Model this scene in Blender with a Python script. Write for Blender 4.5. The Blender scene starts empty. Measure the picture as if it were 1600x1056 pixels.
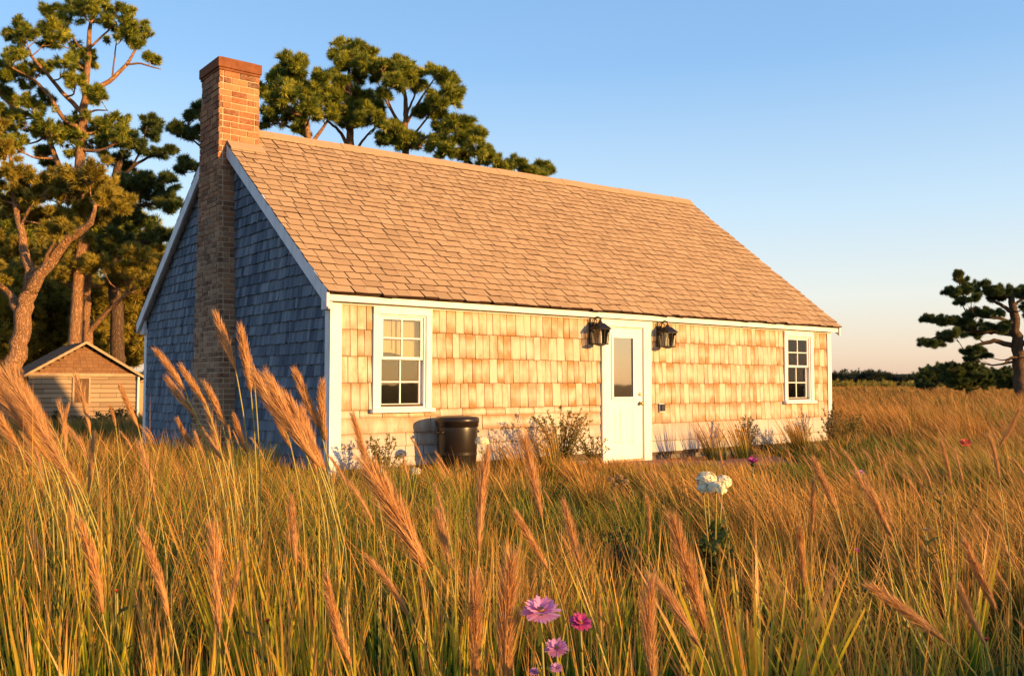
import bpy, math, random
import numpy as np
from mathutils import Vector, Matrix
random.seed(7)
rng = np.random.default_rng(7)
R = math.radians
scene = bpy.context.scene
col = scene.collection

# ------------------------------------------------------------------ camera, sky, sun, exposure
F_PX, EYE = 1430.0, 1.2
PITCH = math.atan(72 / F_PX)
cam_data = bpy.data.cameras.new('camera')
cam = bpy.data.objects.new('camera', cam_data); col.objects.link(cam)
cam.location = (0, 0, EYE)
cam.rotation_euler = (R(90) + PITCH, 0, 0)
cam_data.sensor_width = 36; cam_data.lens = 36 * F_PX / 1600
cam_data.clip_end = 6000; cam_data.clip_start = 0.05
scene.camera = cam

SKY_GAIN = 2.6
SUN_EL, SUN_AZ = 9.5, 120.0            # azimuth clockwise from +Y
scene.view_settings.view_transform = 'Standard'
scene.view_settings.look = 'None'
scene.view_settings.gamma = 1
scene.view_settings.exposure = 1.22
world = bpy.data.worlds.new("World"); scene.world = world
world.use_nodes = True
wn = world.node_tree; wn.nodes.clear()
w_out = wn.nodes.new('ShaderNodeOutputWorld')
w_bg = wn.nodes.new('ShaderNodeBackground')
sky = wn.nodes.new('ShaderNodeTexSky'); sky.sky_type = 'NISHITA'; sky.sun_disc = False
sky.sun_elevation = R(SUN_EL); sky.sun_rotation = R(SUN_AZ)
sky.air_density = 1.0; sky.dust_density = 1.2; sky.ozone_density = 2.0
w_bg.inputs['Strength'].default_value = 0.15
tc = wn.nodes.new('ShaderNodeTexCoord'); sx = wn.nodes.new('ShaderNodeSeparateXYZ'); wn.links.new(tc.outputs['Generated'], sx.inputs[0])
gr = wn.nodes.new('ShaderNodeValToRGB'); wn.links.new(sx.outputs[2], gr.inputs[0])
ge = gr.color_ramp.elements                       # clear evening: peach horizon, pale band, blue above (HDR multiplier below)
while len(ge) < 6: ge.new(.5)
for e_, (p_, c_) in zip(ge, [(0, (1.04, .68, .52)), (.03, (1.08, .80, .63)), (.09, (1.02, .97, .90)), (.18, (.72, .91, 1.08)), (.33, (.33, .62, 1.04)), (.75, (.08, .24, .66))]): e_.position = p_; e_.color = (*c_, 1)
gs = wn.nodes.new('ShaderNodeVectorMath'); gs.operation = 'SCALE'; gs.inputs['Scale'].default_value = SKY_GAIN
wn.links.new(gr.outputs[0], gs.inputs[0])
gm = wn.nodes.new('ShaderNodeMix'); gm.data_type = 'RGBA'; gm.inputs[0].default_value = .72
wn.links.new(sky.outputs['Color'], gm.inputs[6]); wn.links.new(gs.outputs[0], gm.inputs[7])
wn.links.new(gm.outputs[2], w_bg.inputs['Color'])
wn.links.new(w_bg.outputs[0], w_out.inputs['Surface'])
sun_l = bpy.data.lights.new('sun', 'SUN'); sun_l.energy = 4.2; sun_l.angle = R(0.6)
sun_l.color = (1.0, 0.56, 0.19)
sun = bpy.data.objects.new('sun', sun_l); col.objects.link(sun)
sdir = Vector((math.sin(R(SUN_AZ)) * math.cos(R(SUN_EL)), math.cos(R(SUN_AZ)) * math.cos(R(SUN_EL)), math.sin(R(SUN_EL))))
sun.rotation_euler = sdir.to_track_quat('Z', 'Y').to_euler()
cy = scene.cycles
cy.max_bounces = 6; cy.diffuse_bounces = 3; cy.glossy_bounces = 3; cy.transmission_bounces = 4; cy.transparent_max_bounces = 8
cy.use_denoising = True

# ------------------------------------------------------------------ geometry helpers
def ray(px, py):
    a = (px - 800) / F_PX; b = (528 - py) / F_PX
    return np.array([a, math.cos(PITCH) - b * math.sin(PITCH), math.sin(PITCH) + b * math.cos(PITCH)])
def at(px, py, Y):
    d = ray(px, py); return np.array([0, 0, EYE]) + d * (Y / d[1])
def ground_z(x, y):
    x = np.asarray(x, float); y = np.asarray(y, float)
    k = np.clip((y - 20) / 14, 0, 1) * np.clip((-x - 8) / 6, 0, 1)
    return -0.45 * k * k * (3 - 2 * k) + 0.03 * np.sin(x * .7 + 1) * np.sin(y * .6)

def tagit(o, label=None, cat=None, group=None, kind=None):
    if label: o['label'] = label
    if cat: o['category'] = cat
    if group: o['group'] = group
    if kind: o['kind'] = kind
    return o
def thing(name, label, cat, loc=(0, 0, 0), rz=0, group=None):
    o = bpy.data.objects.new(name, None); col.objects.link(o)
    o.empty_display_size = .1
    o.location = loc; o.rotation_euler = (0, 0, rz)
    return tagit(o, label, cat, group)

class MB:
    def __init__(s): s.v = []; s.f = []; s.t = []; s.tone = (0, 0, 0)
    def add(s, vs, fs):
        n = len(s.v); s.v += [tuple(v) for v in vs]; s.t += [s.tone] * len(vs)
        s.f += [tuple(i + n for i in f) for f in fs]
    def box(s, x0, x1, y0, y1, z0, z1):
        s.add([(x0,y0,z0),(x1,y0,z0),(x1,y1,z0),(x0,y1,z0),(x0,y0,z1),(x1,y0,z1),(x1,y1,z1),(x0,y1,z1)],
              [(0,3,2,1),(4,5,6,7),(0,1,5,4),(1,2,6,5),(2,3,7,6),(3,0,4,7)])
    def hexa(s, p):     # 8 corners in box order
        s.add(p, [(0,3,2,1),(4,5,6,7),(0,1,5,4),(1,2,6,5),(2,3,7,6),(3,0,4,7)])
    def tube(s, pts, rad, n=8, cap=True):
        pts = [Vector(p) for p in pts]
        if not hasattr(rad, '__len__'): rad = [rad] * len(pts)
        base = len(s.v); up = None; vs = []; fs = []
        for i, p in enumerate(pts):
            t = (pts[min(i+1, len(pts)-1)] - pts[max(i-1, 0)])
            t = t.normalized() if t.length > 1e-9 else Vector((0,0,1))
            if up is None: up = t.orthogonal().normalized()
            up = (up - t * up.dot(t)); up = up.normalized() if up.length > 1e-6 else t.orthogonal().normalized()
            b = t.cross(up)
            for k in range(n):
                a = 2 * math.pi * k / n
                vs.append(p + (up * math.cos(a) + b * math.sin(a)) * rad[i])
        for i in range(len(pts) - 1):
            for k in range(n):
                k2 = (k + 1) % n
                fs.append((i*n+k, i*n+k2, (i+1)*n+k2, (i+1)*n+k))
        if cap:
            fs.append(tuple(range(n))[::-1]); fs.append(tuple((len(pts)-1)*n + k for k in range(n)))
        s.add(vs, fs)
    def lathe(s, prof, c=(0,0,0), n=24, cap=True):
        vs = []; fs = []
        for r, z in prof:
            for k in range(n):
                a = 2 * math.pi * k / n
                vs.append((c[0] + r * math.cos(a), c[1] + r * math.sin(a), c[2] + z))
        for i in range(len(prof) - 1):
            for k in range(n):
                k2 = (k+1) % n; fs.append((i*n+k, i*n+k2, (i+1)*n+k2, (i+1)*n+k))
        if cap:
            fs.append(tuple(range(n))[::-1]); fs.append(tuple((len(prof)-1)*n + k for k in range(n)))
        s.add(vs, fs)
    def build(s, name, mat, parent=None, smooth=False, bevel=0):
        me = bpy.data.meshes.new(name); me.from_pydata(s.v, [], s.f); me.update()
        if smooth: me.shade_smooth()
        a = me.color_attributes.new('tone', 'FLOAT_COLOR', 'POINT')
        a.data.foreach_set('color', np.array([(*t, 1.0) for t in s.t], np.float32).ravel())
        return link(name, me, mat, parent, bevel)
def link(name, me, mat, parent=None, bevel=0):
    if mat: me.materials.append(mat)
    o = bpy.data.objects.new(name, me); col.objects.link(o)
    if parent: o.parent = parent
    if bevel:
        m = o.modifiers.new('bevel', 'BEVEL'); m.width = bevel; m.segments = 2; m.limit_method = 'ANGLE'
    return o
def np_mesh(name, V, tris, mat, parent=None, tone=None, smooth=False):
    V = np.asarray(V, np.float32); tris = np.asarray(tris, np.int32)
    me = bpy.data.meshes.new(name)
    me.vertices.add(len(V)); me.vertices.foreach_set('co', V.ravel())
    m = len(tris)
    me.loops.add(m * 3); me.loops.foreach_set('vertex_index', tris.ravel())
    me.polygons.add(m)
    me.polygons.foreach_set('loop_start', np.arange(0, m * 3, 3, dtype=np.int32))
    me.polygons.foreach_set('loop_total', np.full(m, 3, np.int32))
    me.update(calc_edges=True)
    if smooth: me.shade_smooth()
    if tone is not None:
        t4 = np.ones((len(V), 4), np.float32); t4[:, :3] = tone
        a = me.color_attributes.new('tone', 'FLOAT_COLOR', 'POINT'); a.data.foreach_set('color', t4.ravel())
    return link(name, me, mat, parent)
def unit(a): return a / np.maximum(np.linalg.norm(a, axis=-1, keepdims=True), 1e-9)

# blades: tapering ribbons; returns V, tris, tone (along, random, kind)
def ribbons(P, D, L, W, bend, segs, rnd, kind, side=None):
    n = len(P)
    if side is None:
        side = unit(np.cross(D, rng.normal(size=(n, 3))))
    Vs = np.zeros((n, 2 * segs + 1, 3)); T = np.zeros((n, 2 * segs + 1, 3))
    T[:, :, 1] = rnd[:, None]; T[:, :, 2] = kind[:, None]
    for i in range(segs + 1):
        t = i / segs
        c = P + D * (L * t)[:, None] + bend * (t * t)
        if i < segs:
            w = W * (1 - .75 * t ** 1.3)
            Vs[:, 2*i] = c - side * w[:, None] / 2; Vs[:, 2*i+1] = c + side * w[:, None] / 2
            T[:, 2*i:2*i+2, 0] = t
        else:
            Vs[:, 2*segs] = c; T[:, 2*segs, 0] = 1
    tr = []
    for i in range(segs - 1):
        a = 2 * i; tr += [(a, a+1, a+3), (a, a+3, a+2)]
    tr.append((2*segs-2, 2*segs-1, 2*segs))
    tr = np.array(tr)
    tris = (np.arange(n) * (2*segs+1))[:, None, None] + tr[None]
    return Vs.reshape(-1, 3), tris.reshape(-1, 3), T.reshape(-1, 3)
def merge(parts):
    V, F, T, o = [], [], [], 0
    for v, f, t in parts:
        V.append(v); F.append(f + o); T.append(t); o += len(v)
    return np.concatenate(V), np.concatenate(F), np.concatenate(T)

# ------------------------------------------------------------------ materials
class NT:
    def __init__(s, name):
        s.m = bpy.data.materials.new(name); s.m.use_nodes = True
        s.t = s.m.node_tree; s.t.nodes.clear()
        s.out = s.n('ShaderNodeOutputMaterial')
    def n(s, ty, **kw):
        x = s.t.nodes.new(ty)
        for k, v in kw.items():
            if k.startswith('i_'):
                key = k[2:]; key = int(key) if key.isdigit() else key.replace('_', ' ')
                x.inputs[key].default_value = v
            else: setattr(x, k, v)
        return x
    def l(s, a, b): s.t.links.new(a, b)
    def ramp(s, fac, stops, interp='LINEAR'):
        r = s.n('ShaderNodeValToRGB'); r.color_ramp.interpolation = interp
        e = r.color_ramp.elements
        while len(e) < len(stops): e.new(.5)
        for x, (p, c) in zip(e, stops): x.position = p; x.color = (*c, 1)
        if fac is not None: s.l(fac, r.inputs[0])
        return r.outputs[0]
    def mix(s, fac, a, b, mode='MIX'):
        m = s.n('ShaderNodeMix', data_type='RGBA', blend_type=mode)
        for sock, val in ((m.inputs[0], fac), (m.inputs[6], a), (m.inputs[7], b)):
            if hasattr(val, 'is_linked') or hasattr(val, 'node'): s.l(val, sock)
            elif isinstance(val, (int, float)): sock.default_value = val
            else: sock.default_value = (*val, 1)
        return m.outputs[2]
    def math(s, op, a, b=0):
        m = s.n('ShaderNodeMath', operation=op)
        for sock, val in ((m.inputs[0], a), (m.inputs[1], b)):
            if hasattr(val, 'node'): s.l(val, sock)
            else: sock.default_value = val
        return m.outputs[0]
    def noise(s, scale, detail=4, rough=.55, vec=None, stretch=None, dim='3D'):
        nz = s.n('ShaderNodeTexNoise'); nz.inputs['Scale'].default_value = scale
        nz.inputs['Detail'].default_value = detail; nz.inputs['Roughness'].default_value = rough
        if vec is None: vec = s.n('ShaderNodeTexCoord').outputs['Object']
        if stretch:
            mp = s.n('ShaderNodeMapping'); mp.inputs['Scale'].default_value = stretch
            s.l(vec, mp.inputs['Vector']); vec = mp.outputs[0]
        s.l(vec, nz.inputs['Vector'])
        return nz.outputs['Fac']
    def bsdf(s, color, rough=.6, spec=.3, metal=0, bump=None, bstr=.3, bdist=.01, **kw):
        b = s.n('ShaderNodeBsdfPrincipled')
        if hasattr(color, 'node'): s.l(color, b.inputs['Base Color'])
        else: b.inputs['Base Color'].default_value = (*color, 1)
        if hasattr(rough, 'node'): s.l(rough, b.inputs['Roughness'])
        else: b.inputs['Roughness'].default_value = rough
        b.inputs['Specular IOR Level'].default_value = spec
        b.inputs['Metallic'].default_value = metal
        if bump is not None:
            bp = s.n('ShaderNodeBump'); bp.inputs['Strength'].default_value = bstr; bp.inputs['Distance'].default_value = bdist
            s.l(bump, bp.inputs['Height']); s.l(bp.outputs[0], b.inputs['Normal'])
        s.l(b.outputs[0], s.out.inputs['Surface'])
        return b
    def island(s): return s.n('ShaderNodeNewGeometry').outputs['Random Per Island']
    def tone(s):
        a = s.n('ShaderNodeAttribute', attribute_name='tone'); sp = s.n('ShaderNodeSeparateXYZ')
        s.l(a.outputs['Vector'], sp.inputs[0]); return sp.outputs
    def leafy(s, color, trans_color=None, trans=.35, rough=.55, spec=.25):
        b = s.n('ShaderNodeBsdfPrincipled'); s.l(color, b.inputs['Base Color'])
        b.inputs['Roughness'].default_value = rough; b.inputs['Specular IOR Level'].default_value = spec
        tr = s.n('ShaderNodeBsdfTranslucent'); s.l(trans_color or color, tr.inputs['Color'])
        mx = s.n('ShaderNodeMixShader'); mx.inputs[0].default_value = trans
        s.l(b.outputs[0], mx.inputs[1]); s.l(tr.outputs[0], mx.inputs[2]); s.l(mx.outputs[0], s.out.inputs['Surface'])

def m_paint(name, c, worn=.12, rough=.5):
    k = NT(name); nz = k.noise(9, 6, .65, stretch=(1, 1, .25)); c2 = tuple(v * .72 for v in c)
    colr = k.mix(k.math('MULTIPLY', k.ramp(nz, [(.45, (0,0,0)), (.75, (1,1,1))]), worn * 4), c, c2)
    k.bsdf(colr, rough, .35, bump=k.noise(60, 3, .6, stretch=(1, 1, .1)), bstr=.15, bdist=.004); return k.m
def m_plain(name, c, rough=.5, spec=.4, metal=0, var=.25, scale=12):
    k = NT(name); nz = k.noise(scale, 5, .6)
    colr = k.mix(nz, tuple(v * (1 - var) for v in c), tuple(min(1, v * (1 + var)) for v in c))
    k.bsdf(colr, rough, spec, metal, bump=nz, bstr=.15, bdist=.004); return k.m

def m_cedar():
    k = NT('cedar_shingle_weathered'); isl = k.island()
    co = k.n('ShaderNodeTexCoord').outputs['Object']
    off = k.n('ShaderNodeCombineXYZ'); k.l(k.math('MULTIPLY', isl, 37), off.inputs[0]); k.l(k.math('MULTIPLY', isl, 61), off.inputs[2])
    va = k.n('ShaderNodeVectorMath', operation='ADD'); k.l(co, va.inputs[0]); k.l(off.outputs[0], va.inputs[1])
    v = va.outputs[0]
    grain = k.noise(30, 5, .65, vec=v, stretch=(1.5, 1.5, .07))
    blot = k.noise(5.5, 5, .65, vec=v, stretch=(1, 1, .45))
    tone = k.tone()
    pale = k.mix(grain, (.61, .54, .42), (.41, .32, .21))
    brown = k.mix(grain, (.40, .21, .08), (.26, .125, .045))
    # weathering stain: stronger near the sheltered top and the exposed butt of each shingle
    edge = k.ramp(tone[0], [(0, (.30,)*3), (.14, (.16,)*3), (.45, (0,)*3), (.72, (.10,)*3), (1, (.34,)*3)])
    isl2 = k.math('FRACT', k.math('MULTIPLY', isl, 17.3))
    f = k.math('ADD', k.math('ADD', blot, k.math('MULTIPLY', edge, k.math('MULTIPLY', isl2, 1.5))), k.math('MULTIPLY', isl, .20))
    fac = k.ramp(f, [(.55, (0, 0, 0)), (.88, (1, 1, 1))])
    c = k.mix(fac, pale, brown)
    c = k.mix(k.math('MULTIPLY', k.math('SUBTRACT', isl, .5), .22), c, (.60, .55, .45))
    grey = k.mix(grain, (.52, .49, .45), (.36, .33, .30))
    c = k.mix(tone[1], c, grey)
    c = k.mix(k.ramp(tone[0], [(.0, (.75,)*3), (.05, (0,)*3)]), c, (.10, .055, .025))   # dark row line painted along the butt edge: shadow line as well as grime
    k.bsdf(c, .75, .2, bump=grain, bstr=.5, bdist=.006); return k.m
def m_board():
    k = NT('old_clapboard'); isl = k.island(); nz = k.noise(3.5, 5, .65, stretch=(.4, 1, 3)); t = k.tone()
    c = k.mix(nz, k.ramp(isl, [(0, (.17, .11, .065)), (.5, (.29, .20, .12)), (1, (.40, .30, .19))]), (.34, .25, .16))
    c = k.mix(k.ramp(t[0], [(.0, (.9,)*3), (.10, (.5,)*3), (.22, (0,)*3)]), c, (.07, .04, .025))  # lower edge of each board painted dark in place of a row shadow
    k.bsdf(c, .85, .1, bump=nz, bstr=.4, bdist=.01); return k.m
def m_blue_shingle():
    k = NT('grey_blue_shingle'); isl = k.island()
    grain = k.noise(24, 5, .65, stretch=(1.5, 1.5, .08)); big = k.noise(1.1, 4, .6)
    c = k.ramp(isl, [(0, (.068, .092, .118)), (.35, (.128, .165, .205)), (.7, (.18, .222, .265)), (1, (.27, .315, .355))])
    c = k.mix(k.math('MULTIPLY', grain, .7), c, (.03, .042, .065))
    c = k.mix(k.ramp(big, [(.45, (0,0,0)), (.75, (.4,.4,.4))]), c, (.22, .25, .27))
    k.bsdf(c, .8, .15, bump=grain, bstr=.4, bdist=.004); return k.m
def m_roof(name, a, b, d, butt=(.07, .035, .02)):
    k = NT(name); isl = k.island(); nz = k.noise(3.5, 5, .65); fine = k.noise(70, 3, .6)
    c = k.ramp(isl, [(0, a), (.45, b), (.85, tuple(v * 1.1 for v in b)), (1, d)])
    c = k.mix(.45, c, b); c = k.mix(k.math('MULTIPLY', nz, .45), c, a)
    c = k.mix(k.math('MULTIPLY', fine, .35), c, tuple(v * .55 for v in a))
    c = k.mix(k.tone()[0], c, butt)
    k.bsdf(c, .85, .15, bump=fine, bstr=.4, bdist=.006); return k.m
def m_brick():
    k = NT('chimney_brick'); isl = k.island(); nz = k.noise(30, 5, .7); big = k.noise(1.3, 3, .6)
    c = k.ramp(isl, [(0, (.14, .045, .02)), (.3, (.27, .085, .032)), (.6, (.36, .125, .045)), (.85, (.42, .20, .085)), (1, (.10, .045, .03))])
    c = k.mix(k.math('MULTIPLY', k.ramp(nz, [(.40, (0,0,0)), (.68, (1,1,1))]), .5), c, (.40, .29, .17)); c = k.mix(k.math('MULTIPLY', k.ramp(big, [(.45, (0,0,0)), (.7, (1,1,1))]), .5), c, (.17, .075, .04))
    c = k.mix(k.math('MULTIPLY', k.tone()[0], .62), c, k.ramp(isl, [(0, (.10, .07, .045)), (.3, (.24, .18, .12)), (.7, (.34, .26, .17)), (1, (.22, .11, .06))]))
    k.bsdf(c, .9, .15, bump=nz, bstr=.6, bdist=.01); return k.m
def m_bark(name, a, b):
    k = NT(name); nz = k.noise(5, 6, .7, stretch=(1, 1, .25)); v = k.n('ShaderNodeTexVoronoi', feature='DISTANCE_TO_EDGE'); v.inputs['Scale'].default_value = 11
    mp = k.n('ShaderNodeMapping'); mp.inputs['Scale'].default_value = (1, 1, .28)
    wv = k.n('ShaderNodeVectorMath', operation='ADD'); wz = k.n('ShaderNodeTexNoise'); wz.inputs['Scale'].default_value = 6; k.l(k.n('ShaderNodeTexCoord').outputs['Object'], wv.inputs[0]); k.l(wz.outputs['Color'], wv.inputs[1]); k.l(wv.outputs[0], mp.inputs[0]); k.l(mp.outputs[0], v.inputs['Vector'])
    cr = k.ramp(v.outputs['Distance'], [(0, (0, 0, 0)), (.22, (1, 1, 1))])
    c = k.mix(cr, tuple(x * .55 for x in a), k.mix(nz, a, b))
    k.bsdf(c, .9, .1, bump=k.math('ADD', cr, nz), bstr=.8, bdist=.04); return k.m
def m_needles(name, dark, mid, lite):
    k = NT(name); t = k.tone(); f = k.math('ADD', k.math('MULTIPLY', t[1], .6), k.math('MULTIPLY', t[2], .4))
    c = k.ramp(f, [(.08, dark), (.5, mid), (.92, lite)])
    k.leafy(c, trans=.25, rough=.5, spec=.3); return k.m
def m_grass():
    k = NT('meadow_grass'); t = k.tone()
    green = k.ramp(t[1], [(0, (.008, .020, .004)), (.5, (.024, .046, .006)), (1, (.09, .115, .010))])
    green = k.mix(k.ramp(t[0], [(.15, (0, 0, 0)), (.6, (1, 1, 1))]), green, k.ramp(t[1], [(0, (.026, .056, .008)), (.5, (.11, .15, .012)), (1, (.36, .34, .02))]))
    gold = k.ramp(t[1], [(0, (.34, .14, .030)), (.5, (.54, .255, .050)), (1, (.74, .42, .10))])
    f = k.math('ADD', k.math('MULTIPLY', t[0], .95), k.math('SUBTRACT', t[2], .5))
    c = k.mix(k.ramp(f, [(.36, (0, 0, 0)), (.80, (1, 1, 1))]), green, gold)
    k.leafy(c, trans=.38, rough=.5, spec=.25); return k.m
def m_tussock():
    k = NT('tussock_blade'); t = k.tone()
    c = k.ramp(k.math('ADD', t[0], k.math('MULTIPLY', k.math('SUBTRACT', t[1], .6), .35)), [(0, (.022, .060, .010)), (.34, (.060, .14, .014)), (.50, (.26, .31, .018)), (.68, (.56, .46, .03)), (.88, (.62, .33, .06)), (1, (.56, .25, .08))])
    k.leafy(c, trans=.35, rough=.4, spec=.35); return k.m
def m_plume():
    k = NT('plume_bristle'); t = k.tone(); c = k.ramp(t[1], [(0, (.46, .22, .075)), (.5, (.62, .33, .12)), (1, (.76, .47, .20))])
    k.leafy(c, trans=.35, rough=.5, spec=.25); return k.m
def m_stem():
    k = NT('grass_stem'); nz = k.noise(6, 3)
    c = k.mix(nz, (.30, .27, .045), (.46, .36, .09)); k.leafy(c, trans=.2, rough=.45, spec=.35); return k.m
def m_simple_leaf(name, a, b, trans=.35):
    k = NT(name); t = k.tone(); k.leafy(k.mix(t[1], a, b), trans=trans); return k.m
def m_ground():
    k = NT('meadow_soil'); n1 = k.noise(.12, 6, .6); n2 = k.noise(3.5, 6, .7); n3 = k.noise(.02, 4, .6, stretch=(.3, 1, 1))
    c = k.mix(n2, (.022, .018, .008), (.06, .042, .018))
    far = k.mix(n1, (.20, .135, .045), (.33, .21, .07))
    far = k.mix(k.ramp(n3, [(.42, (0,)*3), (.62, (1,)*3)]), far, (.16, .12, .05))
    d = k.n('ShaderNodeSeparateXYZ'); k.l(k.n('ShaderNodeTexCoord').outputs['Object'], d.inputs[0])
    f = k.ramp(k.math('DIVIDE', d.outputs[1], 100), [(.18, (0,)*3), (.45, (1,)*3)])
    k.bsdf(k.mix(f, c, far), .95, .05, bump=n2, bstr=.6, bdist=.05); return k.m
def m_glass(name, tint, refl):
    k = NT(name)
    tr = k.n('ShaderNodeBsdfTransparent'); tr.inputs[0].default_value = (*tint, 1)
    gl = k.n('ShaderNodeBsdfGlossy'); gl.inputs['Roughness'].default_value = .02; gl.inputs['Color'].default_value = (.95, .95, .95, 1)
    bp = k.n('ShaderNodeBump'); bp.inputs['Strength'].default_value = .04; bp.inputs['Distance'].default_value = .02
    k.l(k.noise(2.2, 2), bp.inputs['Height']); k.l(bp.outputs[0], gl.inputs['Normal'])
    fr = k.n('ShaderNodeFresnel'); fr.inputs['IOR'].default_value = 1.5
    f = k.math('ADD', fr.outputs[0], refl)
    mx = k.n('ShaderNodeMixShader'); k.l(f, mx.inputs[0]); k.l(tr.outputs[0], mx.inputs[1]); k.l(gl.outputs[0], mx.inputs[2]); k.l(mx.outputs[0], k.out.inputs['Surface'])
    return k.m

M = dict(
    white=m_paint('white_trim_paint', (.70, .69, .65), .18), door=m_paint('door_paint', (.68, .68, .66), .12, .4),
    rake=m_paint('grey_white_rake_paint', (.62, .62, .62), .3),
    cedar=m_cedar(), blue=m_blue_shingle(), roof=m_roof('roof_shingle', (.33, .212, .112), (.50, .335, .176), (.58, .41, .235), (.05, .026, .016)),
    deck=m_plain('roof_felt', (.055, .035, .025), .95, .1), ridge=m_plain('ridge_cap', (.41, .27, .155), .85, .15, var=.2),
    wallcore=m_plain('sheathing_board', (.10, .07, .05), .9, .1), mortar=m_plain('lime_mortar', (.52, .42, .29), .95, .1, var=.3, scale=40),
    brick=m_brick(), capbrick=m_plain('terracotta_cap', (.20, .075, .034), .9, .1, var=.6, scale=11),
    stone=m_plain('foundation_stone', (.16, .14, .12), .9, .1),
    glass=m_glass('window_glass', (.88, .86, .80), .0), doorglass=None,
    blind=m_plain('canvas_blind', (.44, .37, .26), .9, .1, var=.08, scale=6),
    black=m_plain('black_iron', (.022, .018, .015), .45, .5, .6), lampglass=m_glass('lantern_glass', (.92, .92, .92), .05),
    candle=m_plain('candle_sleeve', (.75, .70, .6), .5), brass=m_plain('aged_brass', (.45, .27, .10), .35, .5, .9),
    plastic=m_plain('black_barrel_plastic', (.016, .011, .009), .34, .35, 0, .3, 5),
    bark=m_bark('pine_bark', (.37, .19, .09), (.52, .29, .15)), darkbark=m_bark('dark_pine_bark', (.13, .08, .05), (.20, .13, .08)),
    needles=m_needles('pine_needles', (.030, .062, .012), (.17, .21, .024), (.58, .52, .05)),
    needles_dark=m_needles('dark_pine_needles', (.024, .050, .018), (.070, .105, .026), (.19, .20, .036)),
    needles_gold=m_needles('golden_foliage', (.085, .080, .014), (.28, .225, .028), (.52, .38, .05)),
    grass=m_grass(), tussock=m_tussock(), plume=m_plume(), stem=m_stem(), ground=m_ground(),
    path=m_plain('red_dirt', (.26, .135, .085), .95, .05, var=.35, scale=9),
    shrub=m_simple_leaf('shrub_leaf', (.09, .085, .014), (.28, .22, .04)), darkshrub=m_simple_leaf('dark_shrub_leaf', (.05, .048, .012), (.15, .12, .025)),
    flowerleaf=m_simple_leaf('flower_leaf', (.05, .08, .015), (.13, .15, .03)),
    twig=m_plain('twig_bark', (.12, .075, .04), .85, .1),
    purple=m_simple_leaf('aster_petal', (.56, .20, .42), (.80, .42, .66)), magenta=m_simple_leaf('magenta_petal', (.40, .03, .18), (.66, .12, .36)),
    yellow=m_simple_leaf('flower_disc', (.55, .33, .05), (.7, .48, .08)), whitepetal=m_simple_leaf('white_petal', (.80, .68, .42), (.92, .82, .56), .15),
    red=m_simple_leaf('red_petal', (.55, .06, .04), (.75, .14, .08)), dried=m_simple_leaf('dried_petal', (.30, .18, .08), (.5, .33, .15)),
    shedroof=m_roof('shed_roof_shingle', (.16, .08, .04), (.26, .135, .065), (.32, .18, .095), (.06, .03, .02)),
    board=m_board(), hatchwood=m_plain('dark_hatch_plank', (.13, .07, .035), .85, .1, var=.5, scale=9), oldwood=m_plain('weathered_plank', (.40, .28, .17), .85, .1, var=.4, scale=7),
    farleaf=m_needles('far_wood_leaf', (.018, .028, .014), (.035, .045, .020), (.06, .065, .026)),
    hill=m_plain('wooded_hill', (.05, .06, .055), .95, .05, var=.3, scale=.02),
)
def m_doorglass():
    k = NT('door_glass')
    b = k.bsdf((.03, .024, .016), .03, .5); gl = k.n('ShaderNodeBsdfGlossy'); gl.inputs['Roughness'].default_value = .025; gl.inputs['Color'].default_value = (.9, .85, .75, 1)
    bp = k.n('ShaderNodeBump'); bp.inputs['Strength'].default_value = .03; bp.inputs['Distance'].default_value = .02
    k.l(k.noise(2.0, 2), bp.inputs['Height']); k.l(bp.outputs[0], gl.inputs['Normal'])
    mx = k.n('ShaderNodeMixShader'); mx.inputs[0].default_value = .33
    k.l(b.outputs[0], mx.inputs[1]); k.l(gl.outputs[0], mx.inputs[2]); k.l(mx.outputs[0], k.out.inputs['Surface']); return k.m
M['doorglass'] = m_doorglass()

# ------------------------------------------------------------------ ground, path, hills
def grid_mesh(name, xs, ys, zf, mat, kind):
    X, Y = np.meshgrid(xs, ys); Z = zf(X, Y); nx, ny = len(xs), len(ys)
    V = np.stack([X, Y, Z], -1).reshape(-1, 3)
    i = (np.arange(ny - 1)[:, None] * nx + np.arange(nx - 1)[None]).ravel()
    tr = np.concatenate([np.stack([i, i+1, i+nx+1], 1), np.stack([i, i+nx+1, i+nx], 1)])
    return tagit(np_mesh(name, V, tr, mat, smooth=True), kind=kind)
def spaced(lim, near, n1, n2):
    a = np.linspace(-near, near, n1); b = np.geomspace(near * 1.1, lim, n2)
    return np.concatenate([-b[::-1], a, b])
grid_mesh('ground', spaced(4000, 40, 81, 24), spaced(4000, 60, 121, 24), ground_z, M['ground'], 'structure')

TH = math.atan2(1.0013, 1800 / F_PX)
U = np.array([math.cos(TH), math.sin(TH), 0]); Wv = np.array([-math.sin(TH), math.cos(TH), 0])
C0 = np.array([-2.1402, 10.8126, 0.0])
HL, HW = 10.38, 7.05
def loc(lx, ly, z=0): return C0 + U * lx + Wv * ly + np.array([0, 0, z])
def to_local(x, y): 
    dx, dy = x - C0[0], y - C0[1]
    return dx * U[0] + dy * U[1], dx * Wv[0] + dy * Wv[1]

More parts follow.
